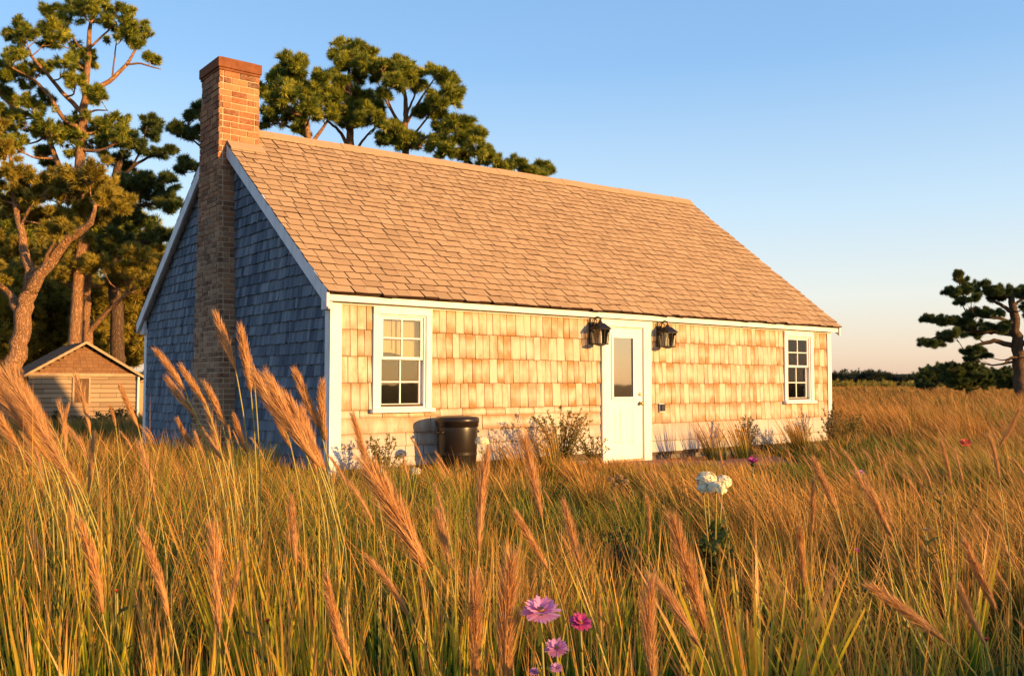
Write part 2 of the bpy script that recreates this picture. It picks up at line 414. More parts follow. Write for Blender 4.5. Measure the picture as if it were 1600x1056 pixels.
mb = MB()
ring = [(4.1, -.14), (5.0, -.12), (6.0, -.12), (7.0, -.2), (7.7, -.5), (7.4, -1.0), (6.6, -1.7), (5.4, -2.2), (4.4, -1.9), (3.9, -.9)]
mb.add([loc(a, b, .045) for a, b in ring], [tuple(range(len(ring)))])
tagit(mb.build('path', M['path']), kind='structure')
mb = MB()
hx = np.linspace(-900, 1500, 90)
prev = None
top = [(x, 1500 + 60 * math.sin(x * .004), 8 + 16 * math.exp(-((x - 900) / 330) ** 2) + 12 * math.exp(-((x + 300) / 400) ** 2) + 2 * math.sin(x * .02) + 1.2 * math.sin(x * .053)) for x in hx]
vs = [(x, y - 150, -1) for x, y, z in top] + [(x, y, z) for x, y, z in top] + [(x, y + 150, -1) for x, y, z in top]
n = len(top); fs = []
for r_ in range(2):
    for i in range(n - 1): fs.append((r_*n+i, r_*n+i+1, (r_+1)*n+i+1, (r_+1)*n+i))
mb.add(vs, fs); tagit(mb.build('hills', M['hill'], smooth=True), kind='structure')

# ------------------------------------------------------------------ cottage
house = thing('shingled_cottage', 'low cedar shingled cottage with blue grey gable, brick chimney and steep brown roof', 'house', C0, TH)
EAVE_Z, EAVE_Y, RX0, RX1 = 2.30, -.13, -.12, HL + .16
RIDGE_Y = HW / 2
def ridge_z(x): return 5.04 + .20 * x / HL
def roof_pt(x, s, lift=0):     # s: 0 at the front eave, 1 at the ridge
    z1 = ridge_z(x); y = EAVE_Y + (RIDGE_Y - EAVE_Y) * s; z = EAVE_Z + (z1 - EAVE_Z) * s
    nl = math.hypot(RIDGE_Y - EAVE_Y, z1 - EAVE_Z)
    return (x, y - lift * (z1 - EAVE_Z) / nl, z + lift * (RIDGE_Y - EAVE_Y) / nl)
def roof_z_at(x, y):
    y = y if y <= RIDGE_Y else HW - y
    return EAVE_Z + (ridge_z(x) - EAVE_Z) * (y - EAVE_Y) / (RIDGE_Y - EAVE_Y)
HOLES = [(.66, 1.30, .95, 2.08), (9.02, 9.72, .95, 2.09)]
# sheathing: front with openings, gable ends, back
mb = MB()
def wall_with_holes(mb, x0, x1, z0, z1, holes, y0, y1):
    xs = x0
    for h in holes:
        mb.box(xs, h[0], y0, y1, z0, z1); mb.box(h[0], h[1], y0, y1, z0, h[2]); mb.box(h[0], h[1], y0, y1, h[3], z1); xs = h[1]
    mb.box(xs, x1, y0, y1, z0, z1)
wall_with_holes(mb, 0.02, HL - .02, .10, 2.22, HOLES, .006, .12)
mb.box(.02, HL - .02, HW - .12, HW - .006, .1, 2.22)
for x in (.006, HL - .12):
    zr = ridge_z(x) - .12
    pts = [(.12, .1), (HW - .12, .1), (HW - .12, 2.2), (RIDGE_Y, zr), (.12, 2.2)]
    vs = [(x, a, b) for a, b in pts] + [(x + .114, a, b) for a, b in pts]
    mb.add(vs, [(4, 3, 2, 1, 0), (5, 6, 7, 8, 9)] + [(i, (i+1) % 5, (i+1) % 5 + 5, i + 5) for i in range(5)])
mb.box(.13, HL - .13, .13, HW - .13, .02, .06)
mb.build('wall', M['wallcore'], house)
mb = MB(); mb.box(.05, HL - .05, .05, HW - .05, -.5, .1); mb.build('foundation', M['stone'], house)

# front shingles
def shingle(mb, x0, x1, z0, z1, th0=.020, th1=.007, tone=0):
    g = .0045
    x0 += g; x1 -= g; t0 = th0 + random.uniform(-.004, .004); zj = random.uniform(-.006, .006)
    n = len(mb.v); mb.tone = (0, tone, 0)
    v = [(x0, -t0, z0+zj), (x1, -t0, z0+zj+random.uniform(-.003, .003)), (x1, .004, z0+zj), (x0, .004, z0+zj), (x0, -th1, z1), (x1, -th1, z1), (x1, .004, z1), (x0, .004, z1)]
    mb.hexa(v)
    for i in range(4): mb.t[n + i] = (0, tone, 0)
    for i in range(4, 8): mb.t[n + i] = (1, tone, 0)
ROWS = [(2.20, 1.854, .09, .17, 0), (1.854, 1.53, .09, .17, 0), (1.53, 1.21, .09, .17, 0), (1.21, .886, .09, .17, 0),
        (.886, .79, .22, .40, .12), (.79, .60, .5, 1.3, .22), (.60, .43, .16, .34, .5), (.43, .31, .2, .5, .85), (.31, .19, .2, .5, 1)]
ROWS_R = [(2.20, 1.854, .09, .17, 0), (1.854, 1.53, .09, .17, 0), (1.53, 1.21, .09, .17, 0), (1.21, .886, .09, .17, 0),
        (.886, .59, .1, .2, .1), (.59, .31, .3, .8, .7), (.31, .15, .3, .8, .95)]
mb = MB()
def row(mb, x0, x1, zt, zb, wa, wb, tone):
    x = x0
    while x < x1 - .03:
        w = random.uniform(wa, wb)
        if x1 - (x + w) < wa * .6: w = x1 - x
        shingle(mb, x, min(x + w, x1), zb, zt + .004, tone=max(0, min(1, tone + random.uniform(-.12, .12))) if tone else random.choice((0, 0, 0, .08, .2)))
        x += w
for zt, zb, wa, wb, tn in ROWS:
    ivs = [(.125, .565), (1.39, 4.405)] if zb > .85 else [(.125, 4.405)]
    for a, b in ivs: row(mb, a, b, zt, zb, wa, wb, tn)
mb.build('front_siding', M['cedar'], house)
mb = MB()
for zt, zb, wa, wb, tn in ROWS_R:
    ivs = [(5.445, 8.94), (9.80, HL - .09)] if zb > .85 else [(5.445, HL - .09)]
    for a, b in ivs: row(mb, a, b, zt, zb, wa, wb, tn)
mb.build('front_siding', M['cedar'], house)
# gable shingles (plane x = 0, facing -x)
mb = MB(); EXPO = .142; z = .16; k = 0
while z < 5.0:
    y = .10 + random.uniform(0, .05)
    while y < HW - .1:
        w = random.uniform(.06, .12); zt = z + EXPO + .004; yc = y + w / 2
        if roof_z_at(0, yc) - .10 > z + .03:
            ztop = min(zt, roof_z_at(0, yc) - .05); t0 = .026 + random.uniform(-.006, .006); zj = random.uniform(-.007, .007); g = .002
            y0, y1 = max(.10, y + g), min(HW - .1, y + w - g)
            if y1 - y0 > .02:
                mb.hexa([(-t0, y0, z+zj), (-t0, y1, z+zj), (.004, y1, z+zj), (.004, y0, z+zj), (-.006, y0, ztop), (-.006, y1, ztop), (.004, y1, ztop), (.004, y0, ztop)][::-1])
        y += w
    z += EXPO
mb.build('gable_siding', M['blue'], house)
# trim boards
def board(name, boxes, mat='white', bevel=.004):
    m_ = MB()
    for b in boxes: m_.box(*b)
    return m_.build(name, M[mat], house, bevel=bevel)
board('corner_board', [(-.030, .125, -.034, -.001, .05, 2.178), (-.030, -.001, .0015, .105, .05, 2.178)])
board('corner_board', [(HL - .09, HL + .03, -.034, -.001, .05, 2.178), (HL + .001, HL + .03, .0015, .1, .05, 2.178)])
board('corner_board', [(-.030, -.001, HW - .10, HW + .03, .05, 2.178)])
board('fascia', [(-.094, HL + .134, EAVE_Y + .01, EAVE_Y + .04, 2.175, 2.288)])
board('soffit', [(-.09, HL + .13, EAVE_Y + .041, -.0, 2.19, 2.215)])
board('frieze_board', [(.126, HL - .091, -.032, -.001, 2.15, 2.187)])
board('back_fascia', [(-.09, HL + .13, HW - EAVE_Y - .04, HW - EAVE_Y - .01, 2.175, 2.288)])
def rake(xa, xb, name):
    m_ = MB()
    for sgn in (0, 1):
        def P(x, s, dz):
            p = roof_pt(x, s); y = p[1] if not sgn else HW - p[1]; return (x, y, p[2] + dz)
        q = [P(xa, -.004, -.19), P(xb, -.004, -.19), P(xb, 1, -.20), P(xa, 1, -.20), P(xa, -.004, .012), P(xb, -.004, .012), P(xb, 1, .012), P(xa, 1, .012)]
        m_.hexa(q if not sgn else [q[i] for i in (1, 0, 3, 2, 5, 4, 7, 6)])
    return m_.build(name, M['rake'], house, bevel=.004)
rake(RX0 - .016, RX0 + .022, 'rake_board'); rake(RX1 - .022, RX1 + .016, 'rake_board')
mb = MB()
for sg in (0, 1):        # rake soffit between board and gable
    ps = []
    for x in (RX0 + .023, .002):
        for s in (0, 1):
            p = roof_pt(x, s); ps.append((x, p[1] if not sg else HW - p[1], p[2] - .075))
    mb.add(ps + [(a, b, c - .02) for a, b, c in ps], [(0, 1, 3, 2), (4, 6, 7, 5), (0, 2, 6, 4), (2, 3, 7, 6), (3, 1, 5, 7), (1, 0, 4, 5)])
mb.build('rake_soffit', M['rake'], house)
m_ = MB()                # cornice return boxes at the gable eaves
m_.hexa([(RX0+.036, EAVE_Y+.041, 2.08), (-.032, EAVE_Y+.041, 2.08), (-.032, .10, 2.08), (RX0+.036, .10, 2.08), (RX0+.036, EAVE_Y+.041, 2.23), (-.032, EAVE_Y+.041, 2.23), (-.032, .10, 2.33), (RX0+.036, .10, 2.33)])
m_.build('eave_return', M['rake'], house, bevel=.004)
m_ = MB(); y0, y1 = HW - .10, HW - EAVE_Y - .041
m_.hexa([(RX0+.036, y0, 2.08), (-.032, y0, 2.08), (-.032, y1, 2.08), (RX0+.036, y1, 2.08), (RX0+.036, y0, 2.33), (-.032, y0, 2.33), (-.032, y1, 2.23), (RX0+.036, y1, 2.23)])
m_.build('eave_return', M['rake'], house, bevel=.004)

# roof deck + shingles
mb = MB()
for sg in (0, 1):
    NX, NS = 24, 6; vs = []; fs = []
    for lift in (-.05, -.006):
        for i in range(NX + 1):
            for j in range(NS + 1):
                p = roof_pt(RX0 + .025 + (RX1 - RX0 - .05) * i / NX, -.005 + 1.005 * j / NS, lift); vs.append((p[0], p[1] if not sg else HW - p[1], p[2]))
    id_ = lambda l, i, j: l * (NX + 1) * (NS + 1) + i * (NS + 1) + j
    for i in range(NX):
        for j in range(NS):
            fs.append((id_(1, i, j), id_(1, i+1, j), id_(1, i+1, j+1), id_(1, i, j+1))); fs.append((id_(0, i, j), id_(0, i, j+1), id_(0, i+1, j+1), id_(0, i+1, j)))
        fs.append((id_(0, i, 0), id_(0, i+1, 0), id_(1, i+1, 0), id_(1, i, 0)))
    for j in range(NS):
        for i in (0, NX): fs.append((id_(0, i, j), id_(1, i, j), id_(1, i, j+1), id_(0, i, j+1)))
    mb.add(vs, fs)
roof = mb.build('roof', M['deck'], house)
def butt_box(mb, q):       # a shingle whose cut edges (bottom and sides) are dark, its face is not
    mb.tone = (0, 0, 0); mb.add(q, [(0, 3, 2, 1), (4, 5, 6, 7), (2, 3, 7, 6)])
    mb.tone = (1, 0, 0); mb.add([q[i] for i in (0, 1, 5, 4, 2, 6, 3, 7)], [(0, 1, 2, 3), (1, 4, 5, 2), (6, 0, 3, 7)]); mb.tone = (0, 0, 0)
mb = MB(); NR = 28; n_sh = 0
for sg in (0, 1):
    for i in range(NR):
        s0, s1 = i / NR - .012, min((i + 1.12) / NR, 1.0)
        x = RX0 - .06 + .02 * (i % 3) - .035 + .05 * math.sin(i * .55)
        while x < RX1:
            w = random.gauss(.205, .012) if not sg else .6
            xa, xb = max(x, RX0 - .024), min(x + w, RX1 + .024)
            if xb - xa > .04:
                g = random.uniform(.004, .008); l0 = random.uniform(.018, .026); l1 = .006; dj = random.uniform(-.004, .004); sk = random.uniform(-.009, .009)
                q = []
                for lift in (0.002, 1):
                    for xx, s in ((xa + g + sk, s0 + dj), (xb - g + sk, s0 + dj + random.uniform(-.003, .003)), (xb - g, s1), (xa + g, s1)):
                        L_ = (l0 if s < s1 - .01 else l1) if lift == 1 else .001
                        p = roof_pt(xx, s, L_); q.append((p[0], p[1] if not sg else HW - p[1], p[2]))
                butt_box(mb, q if not sg else [q[j] for j in (1, 0, 3, 2, 5, 4, 7, 6)])
            x += w
tagit(mb.build('shingles', M['roof'], roof))
mb = MB(); x = .34
while x < RX1 - .02:
    w = 1.6; xb = min(x + w + .02, RX1 + .015)
    vs = []
    for xx, up in ((x, .048), (xb, .040)):
        z0 = ridge_z(xx)
        vs += [(xx, RIDGE_Y - .155, z0 - .125 + up), (xx, RIDGE_Y - .03, z0 + up - .002), (xx, RIDGE_Y + .03, z0 + up - .002), (xx, RIDGE_Y + .155, z0 - .125 + up)]
    mb.add(vs + [(a, b, c - .012) for a, b, c in vs], [(0, 4, 5, 1), (1, 5, 6, 2), (2, 6, 7, 3), (0, 1, 9, 8), (1, 2, 10, 9), (2, 3, 11, 10), (8, 12, 4, 0), (7, 15, 11, 3), (4, 12, 13, 5), (5, 13, 14, 6), (6, 14, 15, 7)])
    x += w
mb.build('ridge_cap', M['ridge'], roof)

# chimney
CH_X0, CH_Y = -.245, 3.43
def ch_half(z):       # half width along the gable
    return .60 - .21 * min(max((z - .2) / 4.2, 0), 1) - .02 * max(0, (z - 4.4) / 1.5)
def ch_x1(z): return .36
CH_TOP = 5.88
mb = MB()
zs = [0, .2, 4.4, CH_TOP - .01]
for a, b in zip(zs[:-1], zs[1:]):
    ha, hb = ch_half(a) - .010, ch_half(b) - .010
    q = [(CH_X0+.01, CH_Y-ha, a), (.35, CH_Y-ha, a), (.35, CH_Y+ha, a), (CH_X0+.01, CH_Y+ha, a), (CH_X0+.01, CH_Y-hb, b), (.35, CH_Y-hb, b), (.35, CH_Y+hb, b), (CH_X0+.01, CH_Y+hb, b)]
    mb.hexa(q)
chim = mb.build('chimney', M['mortar'], house)
mb = MB(); z = 0.02; r_i = 0; JT = .015; BH = .060
while z + BH < CH_TOP - .12:
    BH = .060 if z < 4.3 else .078; BL = 1 if z > 4.3 else .78
    h = ch_half(z + BH / 2); off = (r_i % 2) * .12 * BL
    tone = max(0, min(1, (4.6 - z) / 1.6 + random.uniform(-.15, .15)))
    def brick(x0, x1, y0, y1):
        j = random.uniform(-.007, .009); mb.tone = (max(0, min(1, tone + random.uniform(-.25, .2))), 0, 0)
        mb.box(x0 - j if x0 < 0 else x0, x1, y0, y1, z + random.uniform(-.002, .002), z + BH)
    y = CH_Y - h - off
    while y < CH_Y + h:      # outer face
        L_ = random.choice((.24, .24, .24, .12)) * BL; a, b = max(y, CH_Y - h + .0025), min(y + L_ - JT, CH_Y + h - .0025)
        if b - a > .03: brick(CH_X0 - .003, CH_X0 + .05, a, b)
        y += L_
    for sg in (-1, 1):       # the two sides
        x = CH_X0 + .052 + JT - off
        while x < ch_x1(z):
            L_ = random.choice((.24, .24, .12)) * BL; a, b = max(x, CH_X0 + .052), min(x + L_ - JT, .36)
            j = random.uniform(-.003, .005)
            if b - a > .03:
                mb.tone = (max(0, min(1, tone + random.uniform(-.25, .2))), 0, 0)
                ys = sorted((CH_Y + sg * (h + j), CH_Y + sg * (h - .05)))
                mb.box(a, b, ys[0], ys[1], z, z + BH)
            x += L_
    z += BH + JT; r_i += 1
mb.build('brickwork', M['brick'], chim)
mb = MB(); h = ch_half(5.9)
mb.box(CH_X0 - .014, .374, CH_Y - h - .014, CH_Y + h + .014, CH_TOP - .125, CH_TOP - .088)
mb.box(CH_X0 - .030, .390, CH_Y - h - .030, CH_Y + h + .030, CH_TOP - .087, CH_TOP + .060)
mb.box(CH_X0 + .03, .33, CH_Y - h + .03, CH_Y + h - .03, CH_TOP + .061, CH_TOP + .085)
mb.build('chimney_cap', M['capbrick'], chim, bevel=.01)
mb = MB(); zr = roof_z_at(.1, CH_Y - ch_half(5))
mb.hexa([(RX0 - .005, CH_Y-.56, roof_z_at(0, CH_Y-.56)+.03), (.40, CH_Y-.56, roof_z_at(.4, CH_Y-.56)+.03), (.40, CH_Y-.385, roof_z_at(.4, CH_Y-.385)+.04), (RX0 - .005, CH_Y-.385, roof_z_at(0, CH_Y-.385)+.04),
         (RX0 - .005, CH_Y-.56, roof_z_at(0, CH_Y-.56)+.042), (.40, CH_Y-.56, roof_z_at(.4, CH_Y-.56)+.042), (.40, CH_Y-.385, roof_z_at(.4, CH_Y-.385)+.055), (RX0 - .005, CH_Y-.385, roof_z_at(0, CH_Y-.385)+.055)])
mb.build('flashing', M['ridge'], chim)

# windows
def window(x0, x1, z0, z1, rail_z):
    """casing rectangle x0..x1 / z0..z1"""
    cw = .085; m_ = MB(); yo, yi = -.045, -.003
    m_.box(x0, x0 + cw, yo, yi, z0 + .05, z1 - .088); m_.box(x1 - cw, x1, yo, yi, z0 + .05, z1 - .088)
    m_.box(x0, x1, yo - .006, yi, z1 - .087, z1)
    # inner stop
    a, b, c, d = x0 + cw + .001, x1 - cw - .001, z0 + .051, z1 - .089
    for q in ((a, a + .028, yo + .018, .05, c, d), (b - .028, b, yo + .018, .05, c, d), (a + .029, b - .029, yo + .018, .05, d - .022, d), (a + .029, b - .029, yo + .018, .05, c, c + .02)): m_.box(*q)
    win = m_.build('window', M['white'], house, bevel=.003)
    m_ = MB(); m_.box(x0 - .03, x1 + .03, yo - .045, -.0035, z0, z0 + .049); m_.build('sill', M['white'], win, bevel=.006)
    a += .03; b -= .03; c += .021; d -= .023
    def sash(za, zb, y, nm):
        m_ = MB(); s = .036
        m_.box(a, a + s, y, y + .03, za, zb); m_.box(b - s, b, y, y + .03, za, zb)
        m_.box(a + s + .0005, b - s - .0005, y, y + .03, za, za + s); m_.box(a + s + .0005, b - s - .0005, y, y + .03, zb - s, zb)
        xm, zm = (a + b) / 2, (za + zb) / 2
        m_.box(xm - .009, xm + .009, y + .003, y + .026, za + s + .0005, zb - s - .0005)
        m_.box(a + s + .0005, xm - .0095, y + .004, y + .024, zm - .009, zm + .009); m_.box(xm + .0095, b - s - .0005, y + .004, y + .024, zm - .009, zm + .009)
        m_.build(nm, M['white'], win, bevel=.002)
        g = MB(); g.box(a + s * .5, b - s * .5, y + .013, y + .016, za + s * .5, zb - s * .5); g.build('pane', M['glass'], win)
    sash(rail_z - .012, d, -.008, 'sash'); sash(c, rail_z + .018, .028, 'sash')
    m_ = MB()                       # canvas blind hanging behind the upper sash, folded edge sagging
    nx = 14; vs = []; fs = []
    for i in range(nx + 1):
        t = i / nx; x = a + .005 + (b - a - .01) * t; fold = .004 * math.sin(t * 31)
        for zz in (d, rail_z + .05 + .03 * math.sin(t * 5 + .4) ): vs.append((x, .085 + fold, zz))
    for i in range(nx): fs.append((2*i, 2*i+1, 2*i+3, 2*i+2))
    m_.add(vs, fs); m_.build('blind', M['blind'], win)
    m_ = MB(); xm = a + (b - a) * .34; m_.tube([(xm, .078, d), (xm + .003, .076, rail_z + .12)], .003, 5); m_.build('blind_cord', M['twig'], win)
window(.55, 1.40, .85, 2.149, 1.515)
window(8.925, 9.815, .85, 2.149, 1.515)

# door
m_ = MB()
m_.box(4.40, 4.495, -.05, -.003, .02, 2.06); m_.box(5.285, 5.455, -.05, -.003, .02, 2.06); m_.box(4.385, 5.47, -.056, -.003, 2.061, 2.174)
m_.box(4.496, 4.506, -.03, -.0035, .02, 2.06); m_.box(5.274, 5.284, -.03, -.0035, .02, 2.06); m_.box(4.507, 5.273, -.03, -.0035, 2.045, 2.06)
m_.build('door_frame', M['white'], house, bevel=.004)
m_ = MB(); m_.box(4.37, 5.47, -.13, .0, -.03, .019); m_.build('threshold', M['oldwood'], house, bevel=.006)
m_ = MB(); D0, D1 = 4.508, 5.272; yd, yb = -.020, .004
px0, px1, pz0, pz1 = 4.645, 5.075, 1.00, 1.90
m_.box(D0, px0, yd, yb, .035, 2.042); m_.box(px1, D1, yd, yb, .035, 2.042); m_.box(px0, px1, yd, yb, pz1, 2.042)
m_.box(px0, px1, yd, yb, .80, pz0)
pa, pb = 4.86 - .06, 4.86 + .06
m_.box(px0, px1, yd, yb, .035, .30); m_.box(pa, pb, yd, yb, .30, .80)
m_.box(px0, pa, yd + .008, yb, .30, .80); m_.box(pb, px1, yd + .008, yb, .30, .80)
for a, b in ((px0, pa), (pb, px1)):
    m_.hexa([(a+.015, yd+.008, .315), (b-.015, yd+.008, .315), (b-.015, yd+.0085, .785), (a+.015, yd+.0085, .785), (a+.04, yd-.002, .34), (b-.04, yd-.002, .34), (b-.04, yd-.002, .76), (a+.04, yd-.002, .76)])
door = m_.build('door', M['door'], house)
m_ = MB(); f = .035
for q in ((px0 - f, px0 + .008, pz0 - f, pz1 + f), (px1 - .008, px1 + f, pz0 - f, pz1 + f)): m_.box(q[0], q[1], yd - .014, yd - .0005, q[2], q[3])
for q in ((pz0 - f, pz0 + .008), (pz1 - .008, pz1 + f)): m_.box(px0 + .0085, px1 - .0085, yd - .014, yd - .0005, q[0], q[1])
m_.build('pane_trim', M['door'], door, bevel=.004)
m_ = MB(); m_.box(px0 + .0, px1 - .0, -.012, -.008, pz0, pz1); m_.build('pane', M['doorglass'], door)
def yl(prof, cx, cz, y0):   # lathe along -y
    m = MB(); m.lathe(prof, n=16); m.v = [(cx + a, y0 - c, cz + b) for a, b, c in m.v]; m.f = [f[::-1] for f in m.f]; return m
k_ = yl([(.030, 0), (.030, .006), (.012, .012), (.011, .035), (.024, .042), (.029, .055), (.024, .068), (.006, .073)], 5.215, .905, yd); k_.build('handle', M['brass'], door, smooth=True)
k_ = yl([(.026, 0), (.026, .010), (.018, .016), (.006, .018)], 5.215, 1.045, yd); k_.build('deadbolt', M['brass'], door, smooth=True)
m_ = MB(); m_.box(D0, D1, yd - .012, yd - .0005, .036, .07); m_.build('door_sweep', M['oldwood'], door)

# wall lanterns (bolted beside the door)
def lantern(lx, label):
    t = thing('wall_lantern', label, 'wall lantern', loc(lx, -.021, 1.95), TH, 'black lanterns either side of the door')
    m_ = MB(); m_.box(-.06, .06, -.022, -.001, -.17, .16); m_.build('backplate', M['black'], t, bevel=.006)
    m_ = MB(); pts = [(0, -.022, .10), (0, -.06, .19), (0, -.12, .235), (0, -.175, .215), (0, -.18, .165)]
    m_.tube(pts, .009, 8); m_.tube([(0, -.06 + .05 * math.sin(a), .165 + .045 * math.cos(a)) for a in np.linspace(0, 6.0, 14)], .006, 6)
    m_.build('bracket', M['black'], t, smooth=True)
    m_ = MB(); c = -.18
    def sq(h, z): return [(-h, c - h, z), (h, c - h, z), (h, c + h, z), (-h, c + h, z)]
    m_.hexa(sq(.115, .055) + sq(.045, .135)); m_.hexa(sq(.118, .043) + sq(.118, .0545)); m_.hexa(sq(.03, .1355) + sq(.012, .17))
    m_.build('hood', M['black'], t, bevel=.004)
    m_ = MB(); w0, w1 = .095, .078
    for sx in (-1, 1):
        for sy in (-1, 1): m_.tube([(sx * w0, c + sy * w0, .043), (sx * w1, c + sy * w1, -.165)], .008, 6)
    for sx in (-1, 1):
        m_.tube([(0, c + sx * w0, .043), (0, c + sx * w1, -.165)], .005, 6); m_.tube([(sx * w0, c, .043), (sx * w1, c, -.165)], .005, 6)
    m_.hexa(sq(.086, -.18) + sq(.088, -.165)); m_.hexa(sq(.02, -.20) + sq(.06, -.1805))
    m_.build('cage', M['black'], t)
    m_ = MB(); m_.hexa(sq(.074, -.163) + sq(.09, .042)); m_.build('glass', M['lampglass'], t)
    m_ = MB(); m_.lathe([(.02, -.16), (.02, -.04), (.012, -.035), (.016, -.01), (.012, .015), (.003, .03)], (0, c, 0), 12); m_.build('candle_bulb', M['candle'], t, smooth=True)
lantern(4.215, 'black wall lantern left of the white door, nearer the barrel')
lantern(5.66, 'black wall lantern right of the white door, above the small outlet box')
t = thing('outlet_box', 'small dark outlet box on the shingles right of the door', 'outlet box', loc(5.70, -.021, .83), TH)
m_ = MB(); m_.box(-.055, .055, -.02, -.0005, -.07, .07); m_.build('backplate', M['white'], t, bevel=.005)
m_ = MB(); m_.box(-.045, .045, -.05, -.0205, -.05, .06); m_.build('cover', M['black'], t, bevel=.006)

# barrel
bp = loc(1.57, -.36)
t = thing('rain_barrel', 'black plastic lidded barrel under the left window against the shingles', 'barrel', (bp[0], bp[1], .0), .3); t.scale = (1, 1, 1.02)
m_ = MB(); m_.lathe([(.20, 0), (.232, .01), (.236, .05), (.244, .30), (.246, .305), (.252, .33), (.246, .355), (.248, .36), (.256, .60), (.256, .68), (.25, .70)], n=40); m_.build('drum', M['plastic'], t, smooth=True)
m_ = MB(); m_.lathe([(.262, .655), (.270, .66), (.270, .70), (.277, .705), (.279, .74), (.272, .765), (.25, .778), (.12, .79), (.01, .792)], n=40); m_.build('lid', M['plastic'], t, smooth=True)
for a in (3.6, .4):
    m_ = MB(); c, s = math.cos(a), math.sin(a)
    m_.tube([(c*.25 - s*.06, s*.25 + c*.06, .60), (c*.30 - s*.05, s*.30 + c*.05, .59), (c*.30 + s*.05, s*.30 - c*.05, .59), (c*.25 + s*.06, s*.25 - c*.06, .60)], .014, 8); m_.build('handle', M['plastic'], t, smooth=True)

# ------------------------------------------------------------------ old shed behind on the left
SY = 31.0
SRZ = R(35)
pL = at(44, 590, SY); su = np.array([math.cos(SRZ), math.sin(SRZ)])
k_ = (215 - 800) / F_PX; sw = (k_ * SY - pL[0]) / (su[0] - k_ * su[1])
ez = at(44, 585, SY)[2]; gz = float(ground_z(pL[0], SY)); am = pL[:2] + su * sw / 2
apex = at(124, 537, am[1])[2]
shed = thing('wooden_shed', 'low weathered board shed with shingled front gable beneath the left pines', 'shed', (pL[0], SY, gz), SRZ)
eh, ah, sd = ez - gz, apex - gz, 4.2
m_ = MB(); m_.box(.03, sw - .03, .03, sd - .03, -.3, eh - .02)
m_.add([(.03, .05, eh - .03), (sw - .03, .05, eh - .03), (sw / 2, .05, ah - .08), (.03, sd - .05, eh - .03), (sw - .03, sd - .05, eh - .03), (sw / 2, sd - .05, ah - .08)], [(0, 1, 2), (5, 4, 3), (0, 2, 5, 3), (2, 1, 4, 5)])
m_.build('wall', M['wallcore'], shed)
m_ = MB(); z = .0
while z < eh - .05:
    zz = min(z + .165, eh - .03)
    xs = [0] + sorted(random.uniform(.4, sw - .4) for _ in range(2)) + [sw]
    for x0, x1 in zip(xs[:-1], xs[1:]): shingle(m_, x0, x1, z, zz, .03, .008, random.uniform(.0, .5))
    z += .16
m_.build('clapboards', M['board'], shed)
m_ = MB()
for z in np.arange(0, eh - .1, .16): m_.box(-.025, .0, .03, sd, z, z + .15)
m_.build('side_clapboards', M['board'], shed)
m_ = MB(); z = eh + .02; slope = (ah - eh) / (sw / 2)
while z < ah - .1:
    zz = min(z + .125, ah - .06); hw = (ah - z) / slope - .10; x = sw / 2 - hw
    while x < sw / 2 + hw:
        x1 = min(x + random.uniform(.12, .24), sw / 2 + hw)
        zt = min(zz, ah - abs((x + x1) / 2 - sw / 2) * slope - .05)
        if x1 - x > .03 and zt > z + .02:
            g = .003; m_.hexa([(x+g, -.05, z), (x1-g, -.05, z), (x1-g, .05, z), (x+g, .05, z), (x+g, -.02, zt), (x1-g, -.02, zt), (x1-g, .05, zt), (x+g, .05, zt)])
        x = x1
    z += .12
m_.build('gable_shingles', M['shedroof'], shed)
m_ = MB(); o, fo = .28, .22; dz = o * slope
for sx in (0, 1):
    q = [(-o, -fo, eh - dz), (sw / 2, -fo, ah), (sw / 2, sd + fo, ah), (-o, sd + fo, eh - dz)]
    q = [(a if not sx else sw - a, b, c) for a, b, c in q]
    qq = [(a, b, c) for a, b, c in q] + [(a, b, c + .07) for a, b, c in q]; m_.hexa(qq if sx else [qq[i] for i in (3, 2, 1, 0, 7, 6, 5, 4)])
sroof = m_.build('roof', M['deck'], shed)
m_ = MB()
for sx in (0, 1):
    for i in range(12):
        s0, s1 = i / 12 - .01, min(1, (i + 1.1) / 12); y = -fo
        while y < sd + fo:
            y1 = min(y + random.uniform(.2, .4), sd + fo); h = random.uniform(.085, .10)
            q = [(-o + (sw/2 + o) * s0, y + .004, eh - dz + (ah - eh + dz) * s0), (-o + (sw/2 + o) * s0, y1 - .004, eh - dz + (ah - eh + dz) * s0), (-o + (sw/2 + o) * s1, y1 - .004, eh - dz + (ah - eh + dz) * s1), (-o + (sw/2 + o) * s1, y + .004, eh - dz + (ah - eh + dz) * s1)]
            q = [(a if not sx else sw - a, b, c) for a, b, c in q]
            m_.hexa([(a, b, c + .071) for a, b, c in q] + [(q[0][0], q[0][1], q[0][2] + h + .01), (q[1][0], q[1][1], q[1][2] + h + .01), (q[2][0], q[2][1], q[2][2] + .08), (q[3][0], q[3][1], q[3][2] + .08)]); y = y1
m_.build('shingles', M['shedroof'], sroof)
for sx in (0, 1):
    m_ = MB(); q = [(-o, 0, eh - dz - .01), (sw / 2, 0, ah - .01), (sw / 2, 0, ah + .085), (-o, 0, eh - dz + .085)]; q = [(a if not sx else sw - a, b, c) for a, b, c in q]
    m_.hexa([(a, -fo - .035, c) for a, b, c in q] + [(a, -fo - .003, c) for a, b, c in q]); m_.build('rake_board', M['oldwood'], shed)
m_ = MB(); m_.box(-.05, sw + .05, -.09, -.031, eh - .06, eh + .05); m_.build('pent_board', M['oldwood'], shed)
def sx_at(px):
    k = (px - 800) / F_PX; return (k * SY - pL[0]) / (su[0] - k * su[1])
hx0, hx1 = sx_at(114), sx_at(142)
m_ = MB()
